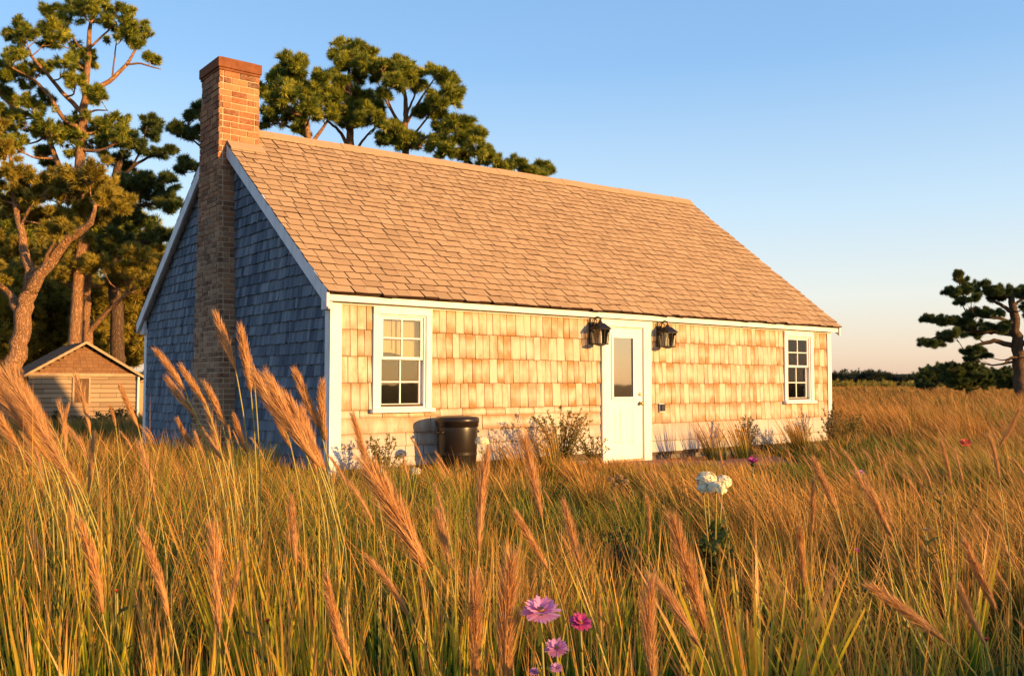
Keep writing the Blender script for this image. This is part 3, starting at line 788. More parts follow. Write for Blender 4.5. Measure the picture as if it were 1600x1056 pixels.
for i in range(4):
    a = hx0 + .06 + (hx1 - hx0 - .12) * i / 4; m_.box(a + .005, a + (hx1 - hx0 - .12) / 4 - .005, -.05, -.031, eh - .95, eh - .14)
hatch = m_.build('hatch', M['hatchwood'], shed)
m_ = MB(); m_.box(hx0, hx0 + .06, -.07, -.0315, eh - .98, eh - .13); m_.box(hx1 - .06, hx1, -.07, -.0315, eh - .98, eh - .13); m_.box(hx0, hx1, -.07, -.0315, eh - .129, eh - .07); m_.build('frame', M['oldwood'], hatch)
m_ = MB(); m_.tube([(sw + .02, -.13, eh - .05), (sw + .02, -.08, eh - .22), (sw + .02, -.07, .05)], .045, 8); m_.build('downpipe', M['white'], shed)
m_ = MB(); m_.box(sw + .07, sw + 1.4, .5, 1.5, -.3, eh - .25); m_.box(sw + .07, sw + 1.5, .4, 1.6, eh - .249, eh - .15); m_.build('lean_to', M['oldwood'], shed)

# ------------------------------------------------------------------ pines
def smooth_path(pts, n):
    pts = np.array(pts, float); k = len(pts)
    if k < 3: 
        t = np.linspace(0, 1, n)[:, None]; return pts[0] * (1 - t) + pts[-1] * t
    out = []
    for u_ in np.linspace(0, k - 1, n):
        i = min(int(u_), k - 2); t = u_ - i
        p0, p1, p2, p3 = pts[max(i-1, 0)], pts[i], pts[i+1], pts[min(i+2, k-1)]
        out.append(.5 * ((2*p1) + (p2-p0)*t + (2*p0-5*p1+4*p2-p3)*t*t + (3*p1-p0-3*p2+p3)*t**3))
    return np.array(out)
def needle_puff(c, rx, ry, rz, dens, blade, lift):
    """sprays of needles through an ellipsoid; each spray points outward and up, so the outline stays ragged"""
    nsub = max(5, int(6 + rx * 6)); parts = []
    u_ = unit(rng.normal(size=(nsub, 3))); u_[:, 2] = np.where(u_[:, 2] < -.5, -u_[:, 2], u_[:, 2])
    rad_ = rng.uniform(.1, 1.0, nsub) ** .6 * np.where(rng.uniform(0, 1, nsub) < .35, rng.uniform(1.05, 1.55, nsub), 1)
    for s, ud, ra in zip(c + u_ * rad_[:, None] * np.array([rx, ry, rz]), u_, rad_):
        ax = unit(ud * np.array([1, 1, .6]) + rng.normal(0, .35, 3) + np.array([0, 0, lift]))
        r = max(rx, rz) * rng.uniform(.10, .36)
        n = max(8, int(dens * .95 * (r / (max(rx, rz) * .23)) ** 1.5 * rng.uniform(.6, 1.3)))
        d = unit(rng.normal(size=(n, 3))); rad = rng.uniform(.2, 1, n) ** .6
        p = s + d * (r * .58) * rad[:, None] + ax * (np.sum(d * ax, 1) * r * 1.05 * rad)[:, None]
        m = 5; P = np.repeat(p, m, 0)
        D = unit(ax * .8 + np.repeat(d, m, 0) * .5 + rng.normal(size=(n * m, 3)) * .45)
        L = blade * rng.uniform(.5, 1.25, n * m); W = np.full(n * m, blade * .068) * rng.uniform(.7, 1.3, n * m)
        side = unit(np.cross(D, rng.normal(size=(n * m, 3)))) * W[:, None]
        V = np.stack([P - side, P + side, P + D * L[:, None]], 1)
        T = np.zeros_like(V); T[:, :, 1] = np.repeat(rng.uniform(0, 1, n), m)[:, None]; T[:, :, 2] = rng.uniform(.05, .95); T[:, 2, 0] = 1
        parts.append((V.reshape(-1, 3), np.arange(n * m * 3).reshape(-1, 3), T.reshape(-1, 3)))
    return parts
def pine(name, label, cat, Y, trunk, limbs, puffs, needles, bark, spread=1.0, flat=.8, dens=42, blade=.26, group=None, lift=.35, seed=0, twigs=True):
    """trunk: [(px, py, radius_px)], limbs: lists of the same; puffs: [(px, py, r_px[, depth offset in m])], all at about distance Y"""
    rr = random.Random(seed); mpp = Y / F_PX
    b = at(trunk[0][0], trunk[0][1], Y); gz = float(ground_z(b[0], Y)); root = thing(name, label, cat, (b[0], Y, gz), 0, group)
    o = np.array([b[0], Y, gz])
    skel = []
    tp = [at(x, y, Y) - o for x, y, r in trunk]; tp[0][2] = min(tp[0][2], -.2)
    if tp[0][2] > -.3: tp[0][2] = -.3
    rs = [r * mpp for _, _, r in trunk]
    def draw(pts, rads, n, nm, sides):
        p = smooth_path(pts, n); r = np.interp(np.linspace(0, 1, n), np.linspace(0, 1, len(rads)), rads)
        p[1:-1] += rng.normal(size=p[1:-1].shape) * r[1:-1, None] * .16
        m = MB(); m.tube(p, list(r), sides); m.build(nm, bark, root, smooth=True); skel.extend([(q, rad) for q, rad in zip(p, r)])
    draw(tp, [rs[0] * 1.25] + rs[1:], 22, 'trunk', 12)
    for lb in limbs:
        k = len(lb); dy = rr.uniform(-1, 1) * spread * 1.2
        start = at(lb[0][0], lb[0][1], Y) - o
        near = min(skel, key=lambda q: np.linalg.norm((q[0] - start) * (1, .1, 1)))[0]
        pts = [np.array(start)]; pts[0][1] = near[1]
        for i in range(1, k): 
            q = at(lb[i][0], lb[i][1], Y) - o; q[1] += dy * i / (k - 1) + near[1] * (1 - i / (k - 1)); pts.append(q)
        draw(pts, [r * mpp for _, _, r in lb], 12, 'limb', 8)
    parts = []; tm = MB(); S = np.array([q for q, _ in skel])
    for pf in puffs:
        px, py, r = pf[:3]; r = r * mpp
        c = at(px, py, Y) - o
        if len(pf) > 3: c[1] += pf[3]
        else:
            d = np.linalg.norm((S - c) * (1, .2, 1), axis=1); c[1] += S[d.argmin()][1] * .7 + rr.uniform(-1, 1) * spread * 1.3
        k_ = (Y + c[1]) / Y       # keep the puff where it is seen
        c[0] = (c[0] + o[0]) * k_ - o[0]; c[2] = (c[2] + o[2] - EYE) * k_ + EYE - o[2]
        parts += needle_puff(c, r * 1.16, r * 1.15, r * flat * 1.15, dens * 1.3, blade, lift)
        for _ in range(5 if flat > .56 else 2):
            v_ = unit(np.array([rr.gauss(0, 1), rr.gauss(0, 1), rr.gauss(.25, .8)])); r2 = r * rr.uniform(.16, .42)
            parts += needle_puff(c + v_ * np.array([1.25, 1.2, flat * 1.2]) * r * rr.uniform(.85, 1.15), r2 * 1.2, r2 * 1.2, r2 * max(flat, .7), dens * .42, blade, lift)
        if twigs:
            cost = np.linalg.norm(S - c, axis=1) + np.maximum(0, S[:, 2] - c[2] + .1) * 2
            q, rad = skel[int(cost.argmin())]; mid = (q + c) / 2 + np.array([rr.uniform(-.1, .1), rr.uniform(-.1, .1), -.12]) * np.linalg.norm(c - q)
            r0 = min(rad * .6, .06 + .014 * np.linalg.norm(c - q))
            p = smooth_path([q, mid, c], 7); tm.tube(p, list(np.linspace(r0, .012, 7)), 5, cap=False)
            for _ in range(4):
                e = c + np.array([rr.uniform(-1, 1) * r, rr.uniform(-1, 1) * r, rr.uniform(-.2, .8) * r * flat]); a = p[rr.choice((3, 4, 5))]
                tm.tube([a, (a + e) / 2 - np.array([0, 0, .06 * r]), e], [.022, .014, .006], 4, cap=False)
    V, F, T = merge(parts); np_mesh('crown', V, F, needles, root, T)
    if twigs: tm.build('twigs', bark, root, smooth=True)
    return root

A_TR = [(12, 640, 17), (21, 590, 14.5), (31, 540, 13), (38, 490, 12.5), (45, 452, 11.5)]
A_LB = [[(44, 458, 12), (70, 425, 9), (105, 385, 8), (140, 362, 6), (158, 350, 4), (168, 328, 2.5)],
        [(45, 455, 12), (42, 425, 9), (32, 390, 7.5), (20, 350, 6), (8, 305, 5), (1, 262, 4), (-6, 225, 2.5)],
        [(32, 492, 9), (15, 466, 6.5), (-5, 450, 5.5), (-40, 420, 4)],
        [(72, 424, 4), (82, 402, 3), (98, 384, 2)], [(20, 352, 3), (45, 318, 2), (72, 300, 1.2)]]
A_PF = [(140, 283, 30), (162, 300, 26), (125, 310, 30), (176, 316, 20), (75, 302, 28), (37, 314, 28), (100, 285, 22), (20, 332, 25), (60, 350, 26), (110, 340, 26), (150, 332, 22),
        (15, 275, 18), (-15, 300, 26), (-30, 260, 26), (-20, 210, 22), (30, 395, 18), (-10, 380, 24), (-20, 420, 24), (85, 365, 16), (5, 240, 14), (45, 285, 18)]
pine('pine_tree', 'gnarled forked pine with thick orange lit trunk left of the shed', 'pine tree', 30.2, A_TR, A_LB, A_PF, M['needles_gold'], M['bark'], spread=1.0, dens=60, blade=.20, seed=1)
B_TR = [(117, 590, 12), (117, 535, 10.5), (122, 444, 9.5), (128, 338, 9), (125, 250, 7.5), (130, 181, 6.5), (134, 141, 5.5), (139, 78, 4), (142, 35, 2.5)]
B_LB = [[(130, 165, 5), (150, 135, 4), (165, 118, 3.5), (185, 90, 2.6), (196, 62, 1.6)], [(185, 92, 2), (205, 88, 1.6), (222, 92, 1.2), (236, 95, .8)],
        [(127, 175, 4), (105, 150, 3.2), (84, 122, 2.6), (47, 78, 1.6)], [(126, 200, 4), (105, 190, 3.5), (84, 153, 3), (62, 131, 2.2), (25, 112, 1.4)],
        [(126, 300, 5), (95, 270, 4.5), (69, 215, 4), (53, 184, 3), (10, 162, 2)], [(138, 85, 2.5), (120, 70, 2), (104, 50, 1.4), (88, 36, .9)],
        [(139, 75, 2), (158, 52, 1.5), (176, 30, .9)], [(130, 182, 2.4), (150, 176, 1.6), (176, 178, .9)], [(165, 116, 1.6), (172, 85, 1.2), (178, 60, .8)]]
B_PF = [(150, 10, 24), (172, 20, 20), (200, 40, 22), (211, 55, 17), (193, 60, 18), (128, 14, 16), (106, 31, 17), (84, 36, 17), (75, 60, 20), (95, 72, 20), (25, 50, 17), (40, 62, 13), (120, 95, 16), (102, 106, 15),
        (137, 97, 12), (28, 90, 14), (18, 110, 18), (38, 122, 15), (62, 112, 12), (237, 94, 8), (145, 150, 12), (157, 153, 9), (116, 128, 11), (18, 163, 14), (47, 166, 14), (70, 160, 12), (4, 150, 12), (6, 182, 16), (25, 190, 13),
        (78, 202, 21), (103, 203, 21), (131, 205, 22), (156, 200, 22), (181, 206, 20), (150, 230, 21), (176, 226, 20), (195, 217, 14), (50, 205, 14), (6, 215, 17), (20, 228, 13), (110, 225, 16), (65, 240, 9), (75, 262, 9), (-12, 120, 18), (-15, 170, 18)]
pine('pine_tree', 'tallest pine with bare upper limbs rising behind the shed at the left', 'pine tree', 38, B_TR, B_LB, B_PF, M['needles'], M['bark'], spread=1.0, flat=.92, dens=42, blade=.22, seed=2)
C_TR = [(186, 600, 11), (184, 520, 10), (180, 430, 9), (176, 350, 8), (182, 280, 6), (188, 240, 4)]
C_LB = [[(176, 352, 5), (200, 330, 3.5), (240, 322, 2.2), (268, 326, 1)], [(182, 285, 4), (205, 262, 2.6), (232, 245, 1.8), (262, 238, .9)], [(205, 262, 2), (222, 235, 1.4), (234, 200, .9)], [(178, 372, 4), (210, 378, 2.6), (255, 372, 1.2)]]
C_PF = [(234, 194, 13), (231, 212, 12), (215, 231, 13), (245, 241, 9), (264, 236, 7), (219, 290, 24), (244, 283, 17), (257, 282, 9), (206, 312, 24), (238, 309, 20), (262, 315, 12), (272, 326, 9), (200, 270, 14), (190, 250, 14),
        (180, 372, 16), (210, 368, 16), (250, 374, 15), (275, 372, 12), (228, 350, 11), (196, 340, 14), (230, 385, 12), (165, 390, 14), (186, 300, 20), (160, 350, 18)]
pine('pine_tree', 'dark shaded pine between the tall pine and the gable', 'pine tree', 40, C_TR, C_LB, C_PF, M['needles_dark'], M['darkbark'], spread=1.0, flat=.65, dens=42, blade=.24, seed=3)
D_TR = [(140, 600, 9), (138, 540, 8), (136, 490, 6), (138, 430, 4)]
D_LB = [[(138, 520, 5), (160, 500, 4), (185, 480, 3), (210, 462, 2)], [(136, 470, 3), (120, 450, 2.4), (95, 430, 1.6)]]
D_PF = [(100, 392, 22), (140, 388, 24), (180, 393, 22), (215, 402, 20), (238, 412, 15), (160, 415, 20), (200, 425, 18), (75, 400, 20), (120, 412, 18), (235, 440, 14), (180, 440, 14), (90, 425, 16), (245, 395, 12), (220, 430, 16), (55, 420, 16)]
pine('pine_tree', 'shorter golden lit pine right behind the shed roof', 'pine tree', 39, D_TR, D_LB, D_PF, M['needles_gold'], M['bark'], spread=1.2, flat=.62, dens=50, blade=.22, seed=4)
def bush(name, label, cat, Y, xs, y0, y1, needles, n, rp, seed, group=None, blade=.24, dens=40):
    rr = random.Random(seed); x0, x1 = xs
    pf = [(rr.uniform(x0, x1), y0 + (y1 - y0) * rr.uniform(0, 1), rp * rr.uniform(.7, 1.3), rr.uniform(-1.2, 1.2)) for _ in range(n)]
    xm = (x0 + x1) / 2
    return pine(name, label, cat, Y, [(xm, y1 + 20, 6), (xm + 3, y1 - 10, 4), (xm - 2, (y0 + y1) / 2, 2)], [[(xm, y1, 3), (x0 * .7 + xm * .3, (y0 + y1) / 2, 1.5)], [(xm, y1, 3), (x1 * .7 + xm * .3, (y0 + y1) / 2, 1.5)]], pf, needles, M['darkbark'], spread=1.2, dens=dens, blade=blade, seed=seed, group=group)
bush('understory_tree', 'bushy golden lit tree in the gap left of the forked pine trunk', 'tree', 44, (-60, 35), 400, 565, M['needles_gold'], 44, 24, 11, dens=42, blade=.34)
bush('understory_tree', 'bushy olive tree behind the shed between the pine trunks', 'tree', 46, (45, 130), 410, 560, M['needles_gold'], 40, 22, 12, dens=42, blade=.34)
bush('understory_tree', 'bushy golden brown tree between the shed roof and the gable', 'tree', 43, (140, 250), 430, 565, M['needles_gold'], 48, 22, 13, dens=42, blade=.34)
bush('background_tree', 'dark tall tree filling the gaps behind the left pines', 'tree', 55, (-60, 250), 330, 560, M['needles'], 70, 30, 14, dens=42, blade=.42)

# behind the house
E_TR = [(548, 420, 7), (548, 300, 6.5), (548, 225, 6), (547, 185, 5), (546, 140, 3.5), (545, 105, 2)]
E_LB = [[(548, 240, 3.5), (530, 205, 2.5), (508, 185, 1.6)], [(547, 180, 2.4), (560, 165, 1.6), (575, 158, 1)], [(546, 145, 1.8), (532, 118, 1.2), (522, 98, .8)], [(546, 140, 1.8), (562, 112, 1.2), (572, 95, .8)], [(548, 250, 3), (566, 215, 2), (585, 190, 1)]]
E_PF = [(535, 78, 13), (552, 84, 13), (573, 85, 13), (562, 98, 13), (525, 93, 10), (540, 102, 10), (578, 102, 9), (560, 120, 8), (545, 150, 14), (563, 160, 15), (580, 162, 12), (530, 165, 13), (555, 180, 15), (575, 185, 13), (540, 192, 11), (588, 172, 8), (590, 190, 8), (535, 130, 5)]
pine('pine_tree', 'upright pine with a topknot crown behind the ridge, tallest of those over the roof', 'pine tree', 31, E_TR, E_LB, E_PF, M['needles'], M['bark'], spread=.9, flat=1.0, dens=42, blade=.20, seed=5)
G_TR = [(478, 420, 6), (480, 300, 6), (482, 225, 5), (476, 180, 4), (466, 135, 3), (455, 100, 1.8)]
G_LB = [[(482, 230, 4), (500, 200, 2.6), (512, 170, 1.6), (505, 130, 1)], [(480, 215, 3), (450, 195, 2.2), (420, 180, 1.4)], [(476, 185, 2.5), (448, 165, 1.8), (425, 150, 1)]]
G_PF = [(448, 98, 10), (460, 108, 11), (438, 112, 8), (470, 100, 8), (450, 128, 14), (470, 130, 13), (440, 145, 13), (460, 150, 15), (482, 150, 14), (425, 160, 14), (412, 150, 10), (500, 135, 13), (512, 122, 12), (497, 155, 14), (515, 150, 12), (440, 178, 14), (460, 180, 12), (420, 190, 12), (485, 180, 14), (505, 180, 13), (470, 205, 8), (520, 178, 10), (430, 125, 8), (528, 130, 8)]
pine('pine_tree', 'broad dense pine behind the chimney top, left of the topknot pine', 'pine tree', 30, G_TR, G_LB, G_PF, M['needles'], M['bark'], spread=1.0, flat=1.0, dens=42, blade=.20, seed=6)
F_TR = [(634, 420, 6), (634, 300, 6), (633, 210, 5), (634, 175, 4), (632, 140, 2.5), (628, 118, 1.5)]
F_LB = [[(633, 212, 3), (618, 185, 2.2), (604, 160, 1.5), (593, 135, .9)], [(633, 200, 2.6), (650, 172, 2), (668, 150, 1.4), (685, 130, .8)], [(634, 180, 2.2), (646, 150, 1.5), (652, 125, .9)], [(633, 205, 2), (612, 170, 1.4), (608, 130, .8)], [(634, 235, 3), (670, 212, 2.4), (705, 205, 1.8), (735, 205, 1)], [(634, 225, 2), (665, 190, 1.6), (690, 165, 1)], [(680, 228, 1.8), (715, 228, 1.4), (748, 240, .8)]]
F_PF = [(596, 106, 10), (590, 118, 9), (608, 114, 10), (622, 104, 11), (637, 110, 12), (648, 125, 12), (632, 128, 11), (655, 140, 9), (612, 130, 9), (680, 115, 10), (692, 124, 12), (705, 140, 12), (698, 155, 13), (680, 160, 11), (668, 165, 9), (710, 158, 10), (660, 178, 9), (688, 178, 10), (606, 205, 13), (620, 218, 15), (595, 220, 9), (640, 222, 12), (658, 228, 12), (680, 225, 12), (710, 195, 12), (725, 200, 11), (735, 212, 11), (720, 222, 11), (748, 212, 8), (745, 232, 10), (757, 240, 8), (700, 240, 10), (730, 245, 10), (600, 150, 7), (690, 200, 9)]
pine('pine_tree', 'spreading pine behind the middle of the ridge with fanned bare limbs', 'pine tree', 31, F_TR, F_LB, F_PF, M['needles'], M['bark'], spread=.9, flat=.92, dens=42, blade=.20, seed=7)
I_TR = [(345, 420, 6), (350, 300, 5), (352, 230, 4), (345, 180, 2.5)]
I_LB = [[(350, 270, 2.5), (325, 240, 1.8), (300, 218, 1.2), (280, 205, .7)], [(348, 215, 2), (325, 200, 1.4), (305, 185, .8)], [(350, 290, 2.4), (325, 275, 1.6), (298, 258, .8)]]
I_PF = [(309, 181, 8), (298, 184, 7), (272, 200, 8), (283, 206, 9), (297, 214, 10), (310, 206, 8), (290, 256, 8), (303, 262, 8), (284, 266, 5), (312, 165, 7), (325, 225, 10), (330, 190, 9)]
pine('pine_tree', 'thin dark pine mostly hidden by the chimney, sprays showing at its left', 'pine tree', 33, I_TR, I_LB, I_PF, M['needles_dark'], M['darkbark'], spread=.6, flat=.6, dens=30, blade=.20, seed=8)
H_TR = [(800, 420, 4), (805, 330, 3.5), (810, 285, 2.5), (815, 262, 1.5)]
H_LB = [[(806, 300, 2), (830, 280, 1.4), (848, 268, .8)], [(808, 290, 2), (785, 270, 1.4), (770, 260, .8)]]
H_PF = [(775, 255, 10), (795, 258, 10), (812, 262, 9), (830, 270, 7), (846, 265, 10), (856, 268, 6), (760, 252, 9), (785, 272, 10), (818, 278, 10), (842, 278, 8)]
pine('pine_tree', 'low rounded pine top peeping over the right half of the ridge', 'pine tree', 34, H_TR, H_LB, H_PF, M['needles'], M['bark'], spread=.7, flat=.8, dens=40, blade=.20, seed=9)

# the wind-swept pine in the right meadow
RY = 62
R_TR = [(1598, 622, 12), (1594, 590, 10), (1591, 560, 9), (1588, 520, 8), (1583, 485, 6), (1580, 462, 4)]
R_LB = [[(1591, 545, 4.5), (1565, 534, 4), (1540, 535, 2.8), (1510, 547, 1.6)], [(1586, 508, 3.5), (1560, 498, 2.6), (1530, 496, 1.6)], [(1583, 490, 3.5), (1562, 474, 2.6), (1546, 466, 1.4)], [(1592, 560, 3), (1572, 560, 2.4), (1556, 568, 1.4)],
        [(1588, 525, 3.5), (1550, 518, 2.6), (1490, 520, 1.8), (1455, 534, .9)], [(1586, 515, 3), (1540, 508, 2), (1490, 505, 1.4), (1452, 500, .8)], [(1582, 480, 3), (1600, 468, 2), (1630, 462, 1.2)], [(1590, 540, 4), (1625, 520, 2.4), (1650, 505, 1.4)], [(1580, 466, 2.6), (1540, 456, 1.8), (1500, 455, .9)]]
R_PF = [(1499, 431, 6), (1503, 440, 8), (1484, 458, 7), (1494, 460, 8), (1503, 456, 12), (1520, 452, 13), (1541, 454, 15), (1563, 457, 15), (1584, 459, 15), (1602, 460, 14), (1502, 472, 8), (1518, 468, 9), (1555, 466, 10), (1622, 462, 14), (1640, 470, 12),
        (1523, 490, 10), (1541, 492, 10), (1557, 490, 8), (1512, 494, 6), (1449, 499, 7), (1460, 502, 9), (1474, 503, 10), (1487, 505, 12), (1502, 506, 11), (1520, 510, 11), (1538, 514, 14), (1557, 512, 13), (1573, 515, 10),
        (1444, 536, 8), (1455, 540, 9), (1465, 535, 10), (1478, 529, 11), (1492, 524, 12), (1508, 521, 12), (1525, 524, 10), (1514, 550, 8), (1530, 548, 8), (1520, 562, 8), (1540, 556, 6), (1612, 500, 14), (1635, 508, 15), (1655, 500, 14), (1605, 478, 10), (1640, 535, 14), (1620, 545, 10)]
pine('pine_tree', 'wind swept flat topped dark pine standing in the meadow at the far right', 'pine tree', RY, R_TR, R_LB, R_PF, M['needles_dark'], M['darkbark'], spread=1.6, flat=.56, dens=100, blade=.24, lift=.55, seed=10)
bush('meadow_shrub', 'dark spreading shrub at the foot of the far right pine', 'shrub', 66, (1478, 1545), 576, 604, M['needles_dark'], 30, 8, 21, blade=.22, dens=60)
bush('meadow_shrub', 'small dark shrub farther left of the far right pine', 'shrub', 80, (1440, 1470), 580, 604, M['needles_dark'], 14, 8, 22, blade=.24, dens=50)
bush('meadow_shrub', 'dark brush clump behind the far right pine trunk', 'shrub', 75, (1555, 1640), 582, 604, M['needles_dark'], 22, 9, 23, blade=.24, dens=50)

# far wood line: reads as one mass
parts = []
for _ in range(900):
    x = rng.uniform(-260, 420); y = 430 + rng.uniform(-25, 40); h = 3.6 + 2.2 * (.5 + .5 * math.sin(x * .09)) * (.6 + .4 * math.sin(x * .31 + 1)) + rng.uniform(-.8, .8)
    parts += needle_puff(np.array([x, y, h * .55]), 3.4, 3.0, h * .62, 16, 1.4, .3)
V, F, T = merge(parts); tagit(np_mesh('far_wood', V, F, M['farleaf'], None, T), 'distant dark line of trees beyond the right meadow', 'woodland', kind='stuff')
parts = []
for _ in range(500):
    x = rng.uniform(-60, 320); y = rng.uniform(190, 300); parts += needle_puff(np.array([x, y, .5]), 2.0, 1.6, .9, 9, .7, .4)
V, F, T = merge(parts); tagit(np_mesh('brush_band', V, F, M['needles_gold'], None, T), 'low brown brush at the far edge of the right meadow', 'brush', kind='stuff')

# ------------------------------------------------------------------ meadow grass (uncountable)
TS = [(1185, 1010, 2.6, 210, 'broad fan of green and gold blades below the right window, largest tussock', 110, .40, .019),
      (215, 940, 2.9, 190, 'yellow green fan tussock at the lower left between two rusty plumes', 50, .26, .009),
      (415, 930, 2.9, 260, 'tall yellow green sheaf of blades under the gable plumes', 90, .22, .008),
      (910, 930, 3.2, 170, 'green fan tussock in the middle of the meadow below the door', 50, .30, .009),
      (945, 1040, 2.5, 180, 'golden sheathed tussock just right of the pink asters', 46, .24, .010),
      (715, 1040, 2.4, 300, 'tall golden sheaf at the bottom centre below the barrel', 60, .24, .009),
      (815, 1060, 2.3, 190, 'orange sheaf directly left of the pink asters', 44, .22, .009),
      (1140, 930, 3.0, 130, 'slanting tussock left of the largest fan', 36, .34, .009),
      (60, 960, 2.7, 300, 'dense orange sheaf of stems beneath the left edge plumes', 110, .26, .008),
      (160, 1000, 2.7, 340, 'orange stemmed sheaf right of the left edge sheaf', 70, .2, .008),
      (500, 960, 2.8, 240, 'yellow green sheaf beneath the near corner plumes', 90, .26, .008),
      (640, 1060, 2.5, 180, 'olive fan tussock at the bottom beneath the largest plume', 44, .30, .009),
      (235, 1060, 2.4, 150, 'yellow stemmed tussock at the bottom left edge', 40, .22, .010),
      (1330, 1030, 2.6, 190, 'dark green loose tussock at the bottom right', 50, .36, .008),
      (1440, 960, 2.9, 200, 'green leaning tussock behind the flat brown plume', 50, .34, .007),
      (1040, 1060, 2.4, 170, 'rust coloured frayed tussock at the bottom right of the asters', 44, .24, .009),
      (880, 1070, 2.35, 130, 'low olive tussock around the foot of the asters', 40, .34, .008),
      (1560, 1040, 2.6, 230, 'dark loose tussock at the bottom right corner', 46, .36, .007),
      (590, 900, 3.3, 170, 'thin golden tussock left of the largest plume', 44, .28, .007),
      (300, 1045, 2.5, 190, 'bright green sheaf at the bottom between the rusty pair and the tall frayed plume', 60, .20, .011),
      (95, 1055, 2.4, 200, 'yellow green sheaf in the bottom left corner', 60, .22, .011),
      (375, 905, 3.2, 150, 'small green tuft just left of the tall gable plume stems', 50, .24, .010),
      (560, 1045, 2.45, 190, 'bright yellow green sheaf beside the dark tan bottom plume', 60, .22, .011),
      (455, 1055, 2.4, 200, 'green sheaf at the bottom under the near corner', 60, .20, .011),
      (685, 935, 3.0, 170, 'green tuft behind the stem of the largest wheat like plume', 50, .24, .010),
      (775, 925, 3.0, 170, 'yellow green tuft below the upright braided plume', 50, .22, .010),
      (1005, 950, 3.0, 180, 'green tuft behind the broad frayed orange plume', 50, .26, .010),
      (1075, 905, 3.4, 130, 'small olive tuft in front of the white flowering bush', 46, .26, .010),
      (1305, 925, 3.1, 160, 'green tuft between the slim plume and the paired plumes', 50, .30, .009),
      (1405, 1055, 2.5, 170, 'dark green tuft beneath the flat brown plume', 50, .30, .010),
      (1500, 905, 3.4, 150, 'olive tuft left of the dark curving plume', 46, .32, .009),
      (1250, 860, 3.8, 120, 'golden leaning tussock under the right window bushes', 44, .34, .007)]
def grass_height(x, y):
    lx, ly = to_local(x, y)
    h = .56 + .07 * np.sin(x * 1.3 + y * .8) + .06 * np.sin(x * .5 - y * 1.7 + 2)
    h += .34 * np.exp(-((x + 2.3) / 1.0) ** 2) * np.exp(-((y - 4.2) / 2.2) ** 2)
    h += .12 * np.exp(-((x + .7) / .7) ** 2) * np.exp(-((y - 4.5) / 2) ** 2)
    front = np.clip((-ly) / 3.2, 0, 1); nearf = (lx > -1) & (lx < HL + 1) & (ly < 0)
    h = np.where(nearf, h * (.55 + .45 * front), h)
    right = np.clip((lx - HL) / 3, 0, 1) * (y > 8); h = h * (1 - right) + right * (.80 + .1 * np.sin(x * .4) + .06 * np.sin(y * .3 + x * .2))
    far = np.clip((y - 45) / 60, 0, 1) * right; h = h * (1 - far) + far * 1.0
    h = h * (1 - .62 * np.exp(-((lx - 5.3) / 1.5) ** 2) * np.exp(-((ly + 1.6) / 1.9) ** 2))
    left = np.clip((-x - 4.5) / 2, 0, 1) * (y > 6); h = h * (1 - .2 * left)
    h = h * (1 - .36 * np.clip((4.6 - y) / 1.8, 0, 1))
    lx, ly = to_local(x, y)                   # shorter grass along the front of the cottage and on the approach to the door
    near = np.clip((ly + 6.5) / 2.5, 0, 1) * (ly < .2)
    cap = .12 + .13 * np.clip(np.abs(lx - 5.6) - 1.7, 0, 1) - .045 * np.clip(ly, -8, 0) * (1 + .5 * np.clip((1.9 - lx) / 2, 0, 1)) + .22 * np.exp(-((lx - 7.6) / 1.3) ** 2)
    w_ = near * np.clip((lx + .6) / 1.2, 0, 1) * np.clip((9.5 - lx) / 1.5, 0, 1)
    h = h * (1 - w_) + w_ * np.minimum(h, cap)
    for px_, py_, Y_, h_, *_r in TS:         # the meadow is thinner round the big tussocks
        tx = at(px_, py_, Y_)[0]; h = h * (1 - .5 * np.exp(-((x - tx) / .26) ** 2 - ((y - Y_ + .12) / .24) ** 2))
    h = h * (1 - .45 * np.exp(-((x - 1.9) / .8) ** 2 - ((y - 4.2) / .6) ** 2))
    for px_, Y_ in ((1115, 5.0), (965, 5.2)):
        tx = at(px_, 780, Y_)[0]; h = h * (1 - .38 * np.exp(-((x - tx * .93) / .40) ** 2 - ((y - Y_ + .5) / .6) ** 2))
    return h
def keep(x, y):
    lx, ly = to_local(x, y)
    inside = (lx > -.04) & (lx < HL + .04) & (ly > -.06) & (ly < HW + .05)
    ch = (lx > -.32) & (lx < .1) & (ly > 2.75) & (ly < 4.1)
    bar = (x - bp[0]) ** 2 + (y - bp[1]) ** 2 < .26 ** 2
    pth = (lx > 4.2) & (lx < 7.3) & (ly > -1.8) & (ly < -.05) & (rng.uniform(size=len(x)) > .30)
    sh_x = (x - pL[0]) * su[0] + (y - SY) * su[1]; sh_y = -(x - pL[0]) * su[1] + (y - SY) * su[0]; sh = (sh_x > -.1) & (sh_x < sw + 1.5) & (sh_y > -.1) & (sh_y < sd)
    return ~(inside | ch | bar | pth | sh)
